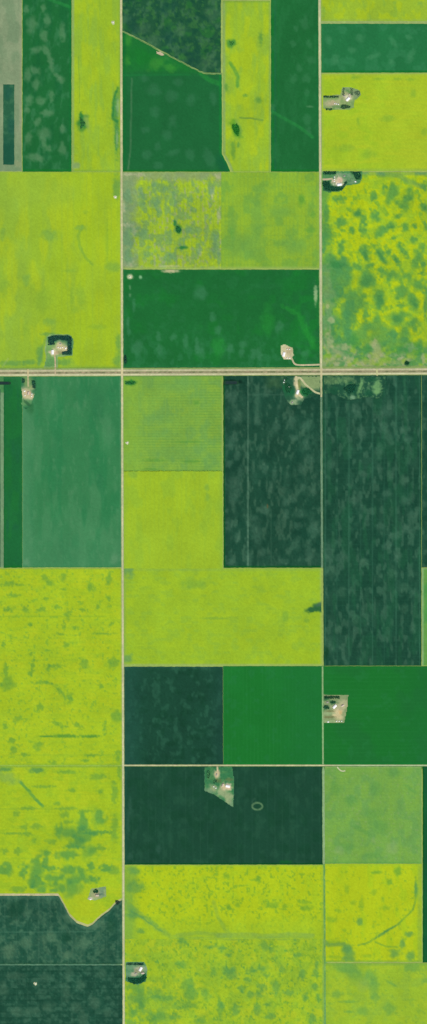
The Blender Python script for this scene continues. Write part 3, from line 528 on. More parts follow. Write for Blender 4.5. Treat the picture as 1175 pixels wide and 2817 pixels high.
field('crop_field', 'very dark teal field with a wedge shaped farmyard and a small pale ring', 'crop', wr, lambda y: ER(y) - 2.4, 2109, 2378.5, (31, 73, 54),
      [N((40, 84, 62), 14, .5, .75, .6, sy=24, seed=3), N((26, 70, 48), 30, .5, .7, .6, seed=6), ST((44, 86, 66), 'x', 20.5, 1.8, .35, 510), E((12, 74, 26), 'B', 5, .95), E((14, 66, 34), 'R', 3, .6), E((32, 80, 66), 'L', 9, .5), B((60, 100, 84), [(60, 350, 9, 60), (70, 250, 10, 40), (70, 510, 14, 20), (215, 470, 14, 24)], Z19, .4),
       lambda X, Y, C, e: mix(C, (102, 138, 96), .85 * (1 - sstep(1., 3.4, pdist(X, Y, RING)))), L((70, 108, 84), [(690, 238), (705, 215)], 2.4, .5, Z19), B((26, 92, 44), [(860, 540, 34, 8)], Z19, .8)], grain=.05, seed=10)
field('crop_field', 'soft light green field right of the east road below the lower gravel road', 'crop', lambda y: ER(y) + 4.5, 1160, 2109, 2375.5, (118, 166, 74),
      [N((106, 158, 82), 20, .45, .7, .8, sy=24, seed=5), N((124, 170, 68), 24, .5, .7, .6, sy=50, seed=1), ST((108, 158, 78), 'y', 9, 1.8, .4), ST((112, 162, 78), 'x', 15, 1.8, .35), N((134, 168, 100), 6, .68, .8, .5, seed=9), E((116, 160, 96), 'R', 6, .7), E((90, 152, 70), 'B', 7, .6), E((140, 172, 110), 'T', 4, .6),
       B((90, 150, 74), [(210, 300, 50, 60), (360, 420, 60, 50), (620, 660, 90, 60, 30), (570, 540, 70, 50), (470, 700, 120, 20, 30), (300, 850, 90, 40), (560, 930, 90, 30), (920, 310, 60, 16, 35), (600, 300, 50, 60), (760, 160, 60, 40)], Z22, .45), B((140, 168, 110), [(740, 860, 60, 60), (250, 880, 40, 40), (570, 790, 20, 30, -20)], Z22, .4)], seed=11)
field('crop_field', 'dark green sliver of a field at the right edge below the lower gravel road', 'crop', 1163, XR, 2109, 2648, (26, 92, 52), [N((24, 84, 56), 12, .5, .7, .6, sy=40, seed=3), E((14, 88, 30), 'L', 5, .9), E((14, 88, 36), 'B', 6, .8)], seed=5)
field('canola_field', 'vivid yellow canola field crossed by a curved creek line at its lower right corner', 'canola', lambda y: ER(y) + 5, 1160.5, 2376.5, 2646, (174, 194, 34),
      [N((160, 192, 38), 18, .48, .7, .75, sy=40, seed=2), N((175, 196, 34), 20, .5, .7, .7, sy=50, seed=7), N((130, 172, 50), 8, .68, .8, .6, seed=3), E((140, 174, 64), 'R', 16, .8), E((120, 164, 60), 'B', 6, .7), E((150, 186, 52), 'T', 8, .5),
       L((78, 140, 74), [(430, 580), (500, 565), (570, 530), (640, 480), (720, 430), (800, 385), (880, 310), (940, 250), (962, 180), (968, 60), (965, -60)], 13 * .2933, .7, Z23, vary=.7), B((70, 134, 82), [(660, 470, 60, 14, -32), (740, 420, 60, 10, -28)], Z23, .6),
       L((96, 152, 64), [(590, 550), (680, 590), (800, 600)], 12 * .293, .6, Z23), B((90, 148, 82), [(330, 650, 60, 60), (775, 660, 50, 40), (915, 680, 40, 40), (910, 475, 40, 24), (840, 570, 26, 50), (440, 360, 30, 30), (320, 610, 40, 40), (970, 60, 18, 60), (330, 710, 60, 24)], Z23, .7),
       B((120, 166, 52), [(180, 340, 50, 24), (320, 60, 20, 40), (575, 90, 24, 30), (200, 560, 100, 26), (510, 680, 60, 14), (570, 405, 16, 20), (295, 440, 20, 14), (380, 180, 30, 20), (690, 230, 50, 20), (460, 200, 20, 60), (240, 260, 30, 16), (200, 690, 60, 14), (660, 150, 16, 30)], Z23, .5),
       B((96, 154, 60), [(600, 1090, 50, 16), (800, 1080, 30, 40), (720, 1180, 24, 30)], Z22, .6), L((96, 146, 84), [(90, 520), (150, 580), (300, 570)], 26 * .293, .65, Z23)], seed=12)
field('canola_field', 'olive canola field in the lower right corner with a soft green wash running through it', 'canola', lambda y: ER(y) + 5, XR, 2650, YBm, (150, 184, 50),
      [N((140, 178, 60), 20, .48, .7, .7, seed=1), N((162, 190, 48), 26, .5, .7, .7, seed=4), ST((160, 188, 54), 'y', 13, 2.5, .3), E((120, 164, 70), 'T', 9, .7),
       B((100, 156, 76), [(320, 790, 130, 50, 12), (400, 850, 130, 60, 25), (540, 880, 80, 60, 40), (570, 980, 40, 90), (590, 1070, 40, 40, 40), (940, 790, 100, 40), (1060, 915, 40, 26), (730, 1180, 60, 50, 40), (460, 1200, 50, 40), (340, 1110, 90, 12), (740, 940, 60, 12, 30), (230, 1040, 50, 30), (340, 1205, 40, 12)], Z23, .55),
       B((134, 172, 84), [(480, 950, 50, 60)], Z23, .4), N((120, 166, 62), 9, .66, .8, .5, seed=6)], seed=13)
SPOT = [N((124, 168, 50), 6.5, .60, .74, .75, sy=8, seed=2), N((96, 154, 66), 7, .70, .80, .7, sy=9, seed=6)]
field('canola_field', 'vivid yellow canola field directly below the very dark teal field', 'canola', wr, lambda y: ER(y) - .5, 2380, 2585.2, (172, 194, 34),
      [N((174, 196, 34), 26, .45, .68, .8, seed=3), N((158, 190, 40), 18, .5, .7, .6, seed=5)] + SPOT[:1] + [GD((156, 188, 44), 'y', 2500, 2570, .75), lambda X, Y, C, e: mix(C, (124, 168, 66), .8 * (1 - sstep(10, 48, e[0] + 20 * (noise(X, Y, 14, 20, 4) - .5)))),
       L((112, 160, 80), [(80, 470), (150, 520), (200, 575), (290, 630), (340, 690), (450, 750), (540, 820), (640, 845)], 40 * .2793, .6, Z20, vary=.7, wob=6), L((92, 148, 82), [(150, 560), (280, 640), (350, 700), (450, 760)], 3.2, .6, Z20, wob=4), L((88, 146, 84), [(100, 600), (300, 620), (400, 700)], 24 * .28, .4, Z20), B((84, 144, 84), [(180, 160, 60, 34), (170, 320, 90, 50), (160, 590, 60, 60), (240, 755, 40, 26), (640, 850, 60, 30)], Z20, .55),
       L((126, 168, 72), [(960, 470), (1000, 610), (1070, 740), (1130, 800)], 8, .5, Z20), L((120, 162, 74), [(600, 800), (800, 775), (1074, 800)], 8, .6, Z20), L((126, 166, 78), [(0, 800), (300, 790), (450, 810), (700, 790), (930, 800)], 9, .7, Z21),
       E((150, 186, 60), 'T', 6, .6), L((120, 164, 78), [(520, 2580), (860, 2580)], 4, .5), E((136, 174, 66), 'R', 7, .6), B((108, 158, 54), [(400, 250, 24, 40), (80, 220, 30, 26), (870, 530, 50, 26), (530, 500, 60, 30), (660, 510, 24, 20), (850, 470, 50, 18), (100, 520, 24, 30), (190, 500, 24, 24)], Z21, .6)], seed=14, h=.85)
field('canola_field', 'lime canola field thick with green spots around the small bottom farmyard', 'canola', wr, lambda y: ER(y) - .5, 2583.4, YBm, (158, 188, 44),
      [N((170, 190, 44), 26, .5, .7, .7, seed=1), N((140, 180, 54), 22, .45, .7, .7, seed=6)] + SPOT + [lambda X, Y, C, e: mix(C, (112, 162, 70), .75 * (1 - sstep(20, 200, e[0])) * sstep(2640, 2740, Y) * sstep(.4, .62, fbm(X, Y, 14, 18, 9, 3))),
       L((116, 160, 76), [(500, 2583), (560, 2580), (640, 2585), (700, 2580), (780, 2584), (860, 2580)], 4, .6), E((124, 166, 84), 'R', 6, .7), B((84, 146, 80), [(120, 1180, 70, 60, 20), (100, 1150, 50, 34), (230, 1330, 30, 34), (325, 1385, 40, 34), (325, 1150, 40, 34), (430, 1320, 40, 50), (560, 1310, 40, 60), (285, 1240, 40, 24), (400, 1390, 26, 30), (175, 1540, 34, 60), (385, 1540, 34, 60), (510, 1600, 50, 34), (480, 1480, 40, 20),
                     (35, 1480, 34, 34), (820, 1180, 30, 60), (860, 1400, 30, 40), (960, 1170, 30, 44), (960, 1300, 34, 30), (985, 1410, 20, 34), (930, 1620, 30, 60), (700, 1360, 50, 30), (480, 910, 60, 34, 30), (430, 1130, 50, 30), (100, 995, 34, 18), (630, 1130, 24, 30), (475, 1195, 30, 24), (970, 1080, 24, 30), (790, 990, 50, 20), (40, 920, 34, 24)], Z21, .55, warp=.5),
       L((120, 164, 60), [(430, 860), (520, 980), (660, 1150)], 9, .5, Z21),
       B((84, 146, 76), [(640, 860, 60, 30), (640, 1080, 60, 30), (700, 1270, 60, 50), (410, 1360, 50, 40), (390, 1400, 60, 16), (500, 1420, 90, 24), (720, 1360, 60, 60, 30), (960, 1160, 34, 44), (870, 1380, 50, 50), (700, 1490, 90, 40), (430, 1610, 110, 50), (580, 1600, 60, 26), (830, 1640, 50, 50), (350, 1600, 50, 40), (260, 1440, 60, 60), (220, 1330, 60, 50), (160, 1560, 40, 60), (1020, 1530, 30, 80),
                     (240, 1500, 34, 40), (240, 760, 50, 20), (480, 760, 20, 30), (930, 910, 60, 18), (150, 1300, 60, 34)], Z20, .5, warp=.5)], grain=.06, seed=15)

# =================================================================== GROUND, VERGES, ROADS
def patch_ground():
    R = 60000
    v = [(-R, -R, 0), (R, -R, 0), (R, R, 0), (-R, R, 0)]
    m = bpy.data.materials.new('prairie_patchwork'); m.use_nodes = True
    nt = m.node_tree; n = nt.nodes; b = n['Principled BSDF']; b.inputs['Roughness'].default_value = .95; b.inputs['Specular IOR Level'].default_value = 0
    g = n.new('ShaderNodeNewGeometry'); sep = n.new('ShaderNodeSeparateXYZ'); nt.links.new(g.outputs['Position'], sep.inputs[0])
    q = 272.5 * S
    def cell(sock, off):
        a = n.new('ShaderNodeMath'); a.operation = 'MULTIPLY_ADD'; a.inputs[1].default_value = 1 / q; a.inputs[2].default_value = off
        nt.links.new(sock, a.inputs[0]); f = n.new('ShaderNodeMath'); f.operation = 'FLOOR'; nt.links.new(a.outputs[0], f.inputs[0]); return f
    fx = cell(sep.outputs[0], .93); fy = cell(sep.outputs[1], .43)
    cb = n.new('ShaderNodeCombineXYZ'); nt.links.new(fx.outputs[0], cb.inputs[0]); nt.links.new(fy.outputs[0], cb.inputs[1])
    wn = n.new('ShaderNodeTexWhiteNoise'); wn.noise_dimensions = '3D'; nt.links.new(cb.outputs[0], wn.inputs['Vector'])
    cr = n.new('ShaderNodeValToRGB'); cr.color_ramp.interpolation = 'CONSTANT'
    cols = [CB, TEAL, CM, GR, CG, BG, CO, MT, (164, 191, 40), (44, 88, 68)]
    e = cr.color_ramp.elements
    while len(e) < len(cols): e.new(.5)
    for i, c in enumerate(cols):
        e[i].position = i / len(cols); e[i].color = tuple(alb(c)) + (1,)
    nt.links.new(wn.outputs['Value'], cr.inputs['Fac'])
    nz = n.new('ShaderNodeTexNoise'); nz.inputs['Scale'].default_value = .012; nz.inputs['Detail'].default_value = 6
    nt.links.new(g.outputs['Position'], nz.inputs['Vector'])
    mr = n.new('ShaderNodeMapRange'); mr.inputs['To Min'].default_value = .75; mr.inputs['To Max'].default_value = 1.25; nt.links.new(nz.outputs['Fac'], mr.inputs['Value'])
    mx = n.new('ShaderNodeMix'); mx.data_type = 'RGBA'; mx.blend_type = 'MULTIPLY'; mx.inputs[0].default_value = 1
    nt.links.new(cr.outputs['Color'], mx.inputs[6]); nt.links.new(mr.outputs['Result'], mx.inputs[7]); nt.links.new(mx.outputs[2], b.inputs['Base Color'])
    o = mesh_obj('ground', v, [(0, 1, 2, 3)], m); tag(o, kind='structure')
patch_ground()

def verge():
    X, Y, e, nx, ny = grid(XL, XR, YT, YBm, 4.5)
    Xf, Yf = X.ravel(), Y.ravel()
    def road_line(X, Y, C, e):
        dw = np.abs(X - WR(Y)); C = mix(C, (150, 168, 112), .8 * (1 - sstep(5, 9, dw)))
        d = np.abs(X - ER(Y))
        C = mix(C, (148, 168, 116), .8 * (1 - sstep(6, 10, d)) * (Y < 1090))
        C = mix(C, (98, 132, 100), .9 * (1 - sstep(6, 10, d)) * (Y >= 1085) * (Y < 1562))
        C = mix(C, (80, 140, 84), .9 * (1 - sstep(6, 10, d)) * (Y >= 1832) * (Y < 2104))
        C = mix(C, (134, 166, 116), .9 * (1 - sstep(7, 11, d)) * (Y >= 2106) * (Y < 2378))
        C = mix(C, (108, 160, 82), .9 * (1 - sstep(7, 11, d)) * (Y >= 2378))
        C = mix(C, (136, 160, 96), .9 * (1 - sstep(12, 18, np.abs(Y - HY(X)))))
        C = mix(C, (160, 160, 118), .9 * (1 - sstep(3, 5, np.abs(Y - HY(X)))))
        C = mix(C, (112, 146, 112), .9 * (np.abs(X - 6) < 8) * (Y > 1078) * (Y < 1562))
        C = mix(C, (66, 128, 76), .9 * (np.abs(X - 0) < 12) * (Y > 1034) * (Y < 1078))
        C = mix(C, (182, 178, 130), .8 * (Y > 2440) * (Y < 2562) * (X < WR(Y) - 5))
        C = mix(C, (84, 126, 100), .9 * (np.abs(Y - 2654) < 5) * (X < WR(Y) - 5))
        C = mix(C, (146, 182, 72), .9 * (np.abs(Y - 2107) < 5) * (X < WR(Y) - 5))
        C = mix(C, (60, 110, 50), .8 * (np.abs(Y - 2107) < 7) * (X > WR(Y) + 5))
        C = mix(C, (152, 172, 106), .8 * (np.abs(Y - 62) < 6) * (X > ER(Y) + 5))
        return C
    C = render_paint((154, 176, 92), [road_line], Xf, Yf, [q.ravel() for q in e], .08)
    V = np.stack([(Xf - CX) * S, (CY - Yf) * S, np.full(len(Xf), .5)], 1)
    I = np.arange(nx * ny).reshape(ny, nx)
    F = np.stack([I[:-1, :-1], I[1:, :-1], I[1:, 1:], I[:-1, 1:]], -1).reshape(-1, 4)
    o = mesh_obj('grass_verge', V, F, M['grass'], alb(C)); tag(o, kind='structure')
verge()

def road(name, pts, w, base, layers=(), **k):
    o = ribbon(name, pts, w, base, layers, **k); tag(o, kind='structure'); return o
GN = [N((182, 184, 140), 6, .45, .7, .6, seed=3), N((214, 200, 160), 8, .55, .75, .6, seed=5)]
road('road', [(WR(y), y) for y in np.linspace(YT, 1019 - 2, 40)], 13.5, (196, 192, 148), GN + [B((200, 180, 158), [(886, 790, 14, 60), (890, 820, 10, 30)], Z1, .5)])
road('road', [(WR(y), y) for y in np.linspace(1034, YBm, 60)], 13.5, (194, 194, 150), GN, seed=1)
road('road', [(ER(y), y) for y in np.linspace(YT, 1015, 40)], 14, (190, 192, 150), GN, seed=2)
road('road', [(ER(y), y) for y in np.linspace(1031, 1092, 6)], 12, (178, 182, 138), GN, seed=2)
road('grass_track', [(ER(y), y) for y in np.linspace(1092.5, 1561, 30)], 10, (106, 140, 112), [N((126, 154, 122), 8, .45, .7, .7, seed=2)], mat='grass')
road('road', [(ER(y), y) for y in np.linspace(1834, 2103, 14)], 8.5, (136, 172, 118), [N((160, 182, 132), 8, .45, .7, .7, seed=2)])
road('grass_track', [(ER(y) + 1, y) for y in np.linspace(2110, 2377, 14)], 9, (140, 170, 124), [], mat='grass')
road('grass_track', [(ER(y) + 3, y) for y in np.linspace(2379, YBm, 30)], 9, (110, 160, 84), [N((140, 176, 90), 9, .5, .7, .8, seed=4), GD((104, 156, 100), 'y', 2700, 2800, .6)], mat='grass')
road('road', [(x, 2105.6) for x in np.linspace(WR(2105) + 2.5, XR, 60)], 10, (190, 188, 146), GN + [GD((156, 184, 140), 'x', 900, 940, .6)], seed=4)
road('highway', [(x, HY(x) - 5.8) for x in np.linspace(XL, XR, 80)], 13, (188, 184, 148), [N((204, 192, 158), 10, .45, .7, .6, seed=6)], z=1.25)
road('highway', [(x, HY(x) + 5.8) for x in np.linspace(XL, XR, 80)], 13, (198, 194, 154), [N((206, 204, 166), 10, .45, .7, .6, seed=7)], z=1.25, seed=3)
road('median', [(x, HY(x)) for x in np.linspace(XL, XR, 80)], 12, (150, 144, 112), [N((112, 118, 84), 7, .5, .62, .8, sy=4, seed=6), N((176, 150, 126), 5, .6, .75, .6, seed=2)], mat='grass', z=.8, grain=.1)
for x_ in (WR(1025), ER(1022) + .5):
    road('crossing', [(x_, 1012), (x_, 1036)], 16, (206, 196, 150), [], z=1.36)
road('crossing', [(77, 1016), (77, 1037)], 12, (198, 184, 140), [], z=1.36)
road('crossing', [(152, 1014), (152, 1030)], 10, (196, 180, 146), [], z=1.36)
road('crossing', [(1037, HY(1037) - 8), (1037, HY(1037) + 12)], 14, (190, 190, 140), [], z=1.36)
road('driveway', smoothline(EDRIVE), 12, (196, 184, 148), GN, z=1.1)
road('driveway', [(77, 1037), (78, 1064)], 13, (170, 172, 124), [N((190, 180, 140), 6, .4, .7, .8, seed=2)], z=1.05)
road('driveway', [(152.5, 1014), (152, 990), (150, 972)], 11, (184, 164, 130), GN, z=1.05)
road('driveway', smoothline([(815, 1034), (816, 1052), (818, 1072), (824, 1088), (833, 1094)]), 17, (198, 190, 148), GN, z=1.05)
road('driveway', smoothline([(820, 1040), (824, 1036), (830, 1044), (842, 1060), (856, 1070), (868, 1080), (881, 1083)]), 14, (192, 190, 146), GN, z=1.15)
road('driveway', [(887, 493.5), (903, 493.5), (915, 491)], 14, (198, 178, 148), GN, z=1.05)
road('driveway', smoothline([(928, 2110), (934, 2118), (942, 2123), (950, 2120)]), 8, (206, 204, 170), [], z=1.9, zb=1.2)
road('driveway', [(598, 2107), (599, 2120), (596, 2136)], 13, (206, 190, 150), GN, z=1.05)
road('field_track', smoothline(DIAG), 4.5, (84, 130, 86), [B((186, 178, 144), [(440, 141, 12, 5)], amt=.7), N((128, 156, 112), 12, .5, .7, .7, seed=4)], mat='grass', z=.9)
road('field_track', [(x, 2654) for x in np.linspace(XL, 320, 40)], 9, (84, 128, 102), [N((110, 146, 118), 10, .5, .7, .6, seed=3)], mat='grass', z=.9)
road('field_track', [(x, float(np.interp(x, [p[0] for p in LEFTEDGE], [p[1] for p in LEFTEDGE])) - 1) for x in np.linspace(XL, 162, 40)], 13, (196, 184, 146), [N((176, 178, 128), 8, .45, .7, .8, seed=3)], mat='grass', z=.9)

# =================================================================== FARMYARD GROUND
def yard(key, base, layers, mat='grass', **k):
    o = patch('farmyard', YARDS[key], base, layers, mat, **k); tag(o, kind='structure'); return o
yard('A', (124, 156, 92), [N((150, 166, 112), 7, .4, .7, .7, seed=2), B((170, 170, 128), [(150, 970, 60, 30), (215, 975, 60, 40), (330, 900, 60, 50)], Z4, .8), B((196, 160, 140), [(190, 965, 26, 26)], Z4, .35), B((126, 148, 116), [(410, 880, 60, 40), (300, 830, 40, 30)], Z4, .6), B((70, 124, 66), [(340, 860, 30, 12, 30), (150, 1025, 50, 12), (240, 1000, 60, 14)], Z4, .6), B((236, 230, 204), [(335, 915, 26, 26)], Z4, .6)])
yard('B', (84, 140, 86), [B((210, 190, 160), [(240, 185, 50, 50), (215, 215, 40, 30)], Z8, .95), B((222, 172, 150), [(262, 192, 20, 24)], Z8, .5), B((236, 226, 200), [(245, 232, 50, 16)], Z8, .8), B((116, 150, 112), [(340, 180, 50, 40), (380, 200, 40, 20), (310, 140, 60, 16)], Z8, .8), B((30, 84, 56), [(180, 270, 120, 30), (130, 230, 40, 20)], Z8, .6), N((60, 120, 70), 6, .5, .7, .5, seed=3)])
yard('C', (118, 160, 92), [E((160, 176, 120), 'T', 5, .7), B((46, 108, 78), [(570, 1480, 40, 90), (490, 1410, 110, 30)], Z5, .7), B((202, 190, 146), [(495, 1475, 46, 40), (540, 1490, 24, 24)], Z5, .95), B((214, 200, 160), [(440, 1520, 36, 24)], Z5, .9), B((160, 134, 100), [(480, 1520, 30, 18)], Z5, .5), B((92, 146, 84), [(400, 1600, 50, 40), (530, 1600, 60, 40)], Z5, .7)])
yard('D', (52, 116, 74), [B((196, 184, 144), [(225, 245, 62, 54)], Z9, .97, warp=.5), B((222, 170, 150), [(235, 240, 18, 18)], Z9, .5), B((130, 156, 96), [(235, 150, 44, 60)], Z9, .8), B((100, 146, 92), [(180, 320, 24, 40), (220, 320, 50, 26)], Z9, .7), B((40, 84, 56), [(230, 330, 50, 12, 40), (200, 370, 30, 10, 20)], Z9, .6)])
yard('E', (196, 192, 150), [B((222, 208, 174), [(855, 475, 14, 20), (875, 490, 18, 12)], Z7, .7), B((176, 160, 124), [(880, 450, 18, 20)], Z7, .6), E((120, 160, 110), 'T', 2.5, .6)])
yard('F', (42, 88, 64), [B((138, 160, 108), [(930, 140, 120, 90)], Z11, .98, soft=.3, warp=.2), B((132, 156, 104), [(860, 110, 90, 30)], Z11, .9), B((150, 170, 128), [(740, 350, 50, 26), (800, 290, 60, 40)], Z11, .85), B((206, 192, 150), [(790, 250, 34, 50), (770, 160, 24, 60)], Z11, .9), B((120, 160, 110), [(640, 100, 30, 24), (650, 150, 16, 20), (695, 195, 16, 14)], Z11, .6),
    B((20, 110, 50), [(850, 250, 50, 40)], Z11, .7), B((130, 140, 76), [(800, 170, 14, 50)], Z11, .7), B((30, 100, 60), [(690, 220, 60, 60)], Z11, .7), B((34, 74, 54), [(600, 130, 60, 40), (950, 280, 60, 16)], Z11, .5)])
yard('G', (132, 152, 106), [B((206, 192, 146), [(235, 1450, 50, 56)], Z16, .95), B((216, 178, 120), [(262, 1430, 16, 26)], Z16, .6), B((180, 178, 138), [(290, 1350, 40, 40), (250, 1380, 60, 30)], Z16, .8), B((114, 118, 76), [(150, 1475, 60, 10), (160, 1420, 40, 8)], Z16, .8), B((40, 96, 58), [(130, 1385, 30, 20), (190, 1340, 30, 18), (120, 1300, 40, 20)], Z16, .8), B((150, 172, 124), [(150, 1440, 60, 12), (170, 1515, 60, 12)], Z16, .7), E((150, 160, 114), 'T', 2.4, .5)])
yard('H', (58, 122, 78), [N((84, 138, 84), 8, .45, .7, .7, seed=2), B((206, 190, 150), [(512, 92, 16, 18), (550, 158, 24, 18), (575, 160, 14, 14)], Z19, .95), B((222, 192, 176), [(570, 152, 14, 14)], Z19, .6), B((150, 166, 122), [(492, 160, 20, 18), (540, 190, 50, 20, 28), (575, 220, 20, 24, 30)], Z19, .9), B((118, 148, 112), [(470, 180, 26, 14, 26), (585, 245, 12, 20)], Z19, .8), B((104, 118, 74), [(520, 125, 14, 12), (575, 120, 20, 10)], Z19, .6), E((104, 142, 106), 'T', 1.8, .5)])
yard('I', (142, 164, 108), [B((176, 162, 130), [(800, 90, 44, 24)], Z18, .8), B((110, 142, 116), [(835, 60, 26, 50)], Z18, .7), B((214, 196, 190), [(745, 128, 22, 14)], Z18, .8), B((60, 100, 60), [(750, 148, 30, 9)], Z18, .6), B((40, 90, 66), [(820, 90, 30, 10)], Z18, .4)])
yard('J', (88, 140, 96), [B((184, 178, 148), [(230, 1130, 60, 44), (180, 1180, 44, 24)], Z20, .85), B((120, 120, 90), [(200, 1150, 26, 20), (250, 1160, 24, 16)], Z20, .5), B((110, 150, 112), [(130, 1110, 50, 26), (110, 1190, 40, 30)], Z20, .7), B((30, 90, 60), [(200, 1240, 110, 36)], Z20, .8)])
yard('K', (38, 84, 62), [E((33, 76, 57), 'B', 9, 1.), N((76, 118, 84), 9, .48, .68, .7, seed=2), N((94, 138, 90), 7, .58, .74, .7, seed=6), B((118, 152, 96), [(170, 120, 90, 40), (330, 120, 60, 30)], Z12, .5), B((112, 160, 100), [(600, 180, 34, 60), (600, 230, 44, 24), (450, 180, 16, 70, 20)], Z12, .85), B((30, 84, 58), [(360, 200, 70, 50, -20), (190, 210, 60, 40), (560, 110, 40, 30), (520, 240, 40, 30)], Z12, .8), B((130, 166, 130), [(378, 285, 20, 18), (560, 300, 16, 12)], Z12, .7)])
for key, rgb, pts in (('dry_patch', (196, 180, 150), [(430, 141), (440, 142), (452, 151), (446, 154), (433, 148)]),):
    o = patch(key, pts, rgb, [], 'gravel', z=1.75); tag(o, kind='structure')

# dugouts (farm ponds): steep sided rectangular water holes
def pond(pts, label):
    P = np.asarray(pts, float)
    n = len(P); c = P.mean(0)
    V = []; 
    for k_, (s_, z_) in enumerate(((1.12, 1.4), (1.0, 1.95), (.86, 1.7))):
        for p in P: q_ = c + (p - c) * s_; V.append((wx(q_[0]), wy(q_[1]), z_))
    F = []; MI = []
    for r_ in range(2):
        for i in range(n): F.append((r_ * n + i, (r_ + 1) * n + i, (r_ + 1) * n + (i + 1) % n, r_ * n + (i + 1) % n)); MI.append(0)
    o = mesh_obj('pond_bank', V, F, M['grass'], alb(np.tile(np.array([[36, 70, 48]]), (3 * n, 1))))
    o.name = 'dugout_bank'; tag(o, kind='structure')
    Vw = V[2 * n:]; w = mesh_obj('water', Vw, [tuple(range(n))[::-1]], M['water']); tag(w, kind='structure')
def rrect(x0, y0, x1, y1, r=2.5):
    out = []
    for cx_, cy_, a0 in ((x1 - r, y1 - r, 0), (x0 + r, y1 - r, 90), (x0 + r, y0 + r, 180), (x1 - r, y0 + r, 270)):
        for k_ in range(4): a = math.radians(a0 + k_ * 30); out.append((cx_ + r * math.cos(a), cy_ + r * math.sin(a)))
    return out
pond(rrect(618, 1048, 655, 1057, 4), '')
pond(rrect(-20, 1050, 28, 1058, 3.5), '')

# =================================================================== TREES
def foliage(name, label, cat, areas, hgt=8., dens=32., tone=(.020, .060, .030), kind='stuff', group=None, zb=.5, leafs=46, crown=3.6):
    """areas: list of outlines (photo pixels) filled with trees of trunk, limbs and leaf clumps"""
    rs = np.random.RandomState(abs(hash(label)) % 9999 if False else sum(map(ord, label)) % 9999)
    tone = tuple(t * (1.9 if 'bush' in name else 2.1) for t in tone)
    V = []; C = []; F = []; MI = []
    for P in areas:
        P = np.asarray(P, float); x0, y0 = P.min(0); x1, y1 = P.max(0)
        area = abs(sum(P[i][0] * P[(i + 1) % len(P)][1] - P[(i + 1) % len(P)][0] * P[i][1] for i in range(len(P)))) / 2 * S * S
        want = max(1, int(area / dens)); got = []; tries = 0; sp = math.sqrt(dens) * .7 / S
        while len(got) < want and tries < want * 40:
            tries += 1
            p = (rs.uniform(x0, x1), rs.uniform(y0, y1))
            if not inpoly(np.array([p[0]]), np.array([p[1]]), P)[0]: continue
            if any((p[0] - q[0]) ** 2 + (p[1] - q[1]) ** 2 < sp * sp for q in got): continue
            got.append(p)
        for (tx, ty) in got:
            X0, Y0 = wx(tx), wy(ty); h = hgt * rs.uniform(.75, 1.2); cr = crown * rs.uniform(.75, 1.2); b0 = len(V)
            for k_ in range(5):                      # tapered trunk
                a = k_ * 2 * math.pi / 5
                V.append((X0 + .22 * math.cos(a), Y0 + .22 * math.sin(a), zb)); V.append((X0 + .1 * math.cos(a), Y0 + .1 * math.sin(a), zb + h * .7))
                C += [(.05, .04, .03)] * 2
            for k_ in range(5): F.append((b0 + 2 * k_, b0 + 2 * ((k_ + 1) % 5), b0 + 2 * ((k_ + 1) % 5) + 1, b0 + 2 * k_ + 1)); MI.append(1)
            t_ = rs.uniform(.75, 1.3); hue = rs.uniform(.85, 1.15)
            for k_ in range(leafs):
                d = rs.normal(size=3); d /= np.linalg.norm(d); r_ = rs.uniform(.45, 1.0)
                c = np.array([X0, Y0, zb + h * .58]) + d * np.array([cr, cr, h * .42]) * r_
                a = d * .6 + rs.normal(size=3) * .6; a /= np.linalg.norm(a)
                u = np.cross(a, rs.normal(size=3)); u /= np.linalg.norm(u); v = np.cross(a, u)
                s_ = cr * rs.uniform(.20, .36); i0 = len(V)
                for (p, q) in ((-1, -.6), (.9, -.8), (1, .7), (-.7, .9)): V.append(tuple(c + u * s_ * p + v * s_ * q))
                w = t_ * rs.uniform(.7, 1.35)
                C += [(tone[0] * w * hue, tone[1] * w, tone[2] * w / hue)] * 4
                F.append((i0, i0 + 1, i0 + 2, i0 + 3)); MI.append(0)
    o = mesh_obj(name, np.array(V), np.array(F), [M['leaf'], M['bark']], np.array(C), midx=MI)
    tag(o, label, cat, group, kind)
    return o
def R4(x0, y0, x1, y1): return [(x0, y0), (x1, y0), (x1, y1), (x0, y1)]
def EL(x, y, rx, ry, a=0, n=14):
    a = math.radians(a); out = []
    for k_ in range(n):
        t = 2 * math.pi * k_ / n; r_ = 1 + .15 * math.sin(3 * t + x) + .1 * math.cos(5 * t + y)
        u, v = rx * r_ * math.cos(t), ry * r_ * math.sin(t); out.append((x + u * math.cos(a) - v * math.sin(a), y + u * math.sin(a) + v * math.cos(a)))
    return out
foliage('shelterbelt', 'dark hedge of trees along the top of the upper right farmyard drive', 'trees', [R4(891, 264, 932, 269)])
foliage('shelterbelt', 'dark tree clump on the lower side of the upper right farmyard', 'trees', [EL(950, 294, 13, 5.5), R4(897, 299, 915, 303)])
foliage('shelterbelt', 'grey green trees round the right end of the upper right farmyard', 'trees', [EL(984, 257, 8, 7), R4(942, 243, 948, 262), R4(965, 244, 972, 262)], tone=(.045, .085, .05), dens=60)
foliage('shelterbelt', 'dark tree belt along the top left of the farmyard under the pale boundary', 'trees', [R4(890, 472, 925, 480), R4(888, 499, 908, 512)], tone=(.008, .05, .025))
foliage('shelterbelt', 'dark tree block at the top right corner of the farmyard beside the dappled field', 'trees', [[(964, 473), (993, 473), (992, 494), (980, 494), (974, 482)]], tone=(.008, .05, .025))
foliage('shelterbelt', 'curved dark tree belt along the bottom of the farmyard beside the dappled field', 'trees', [[(891, 511), (912, 512), (938, 516), (952, 498), (956, 502), (942, 522), (920, 527), (894, 524)]], tone=(.01, .06, .03))
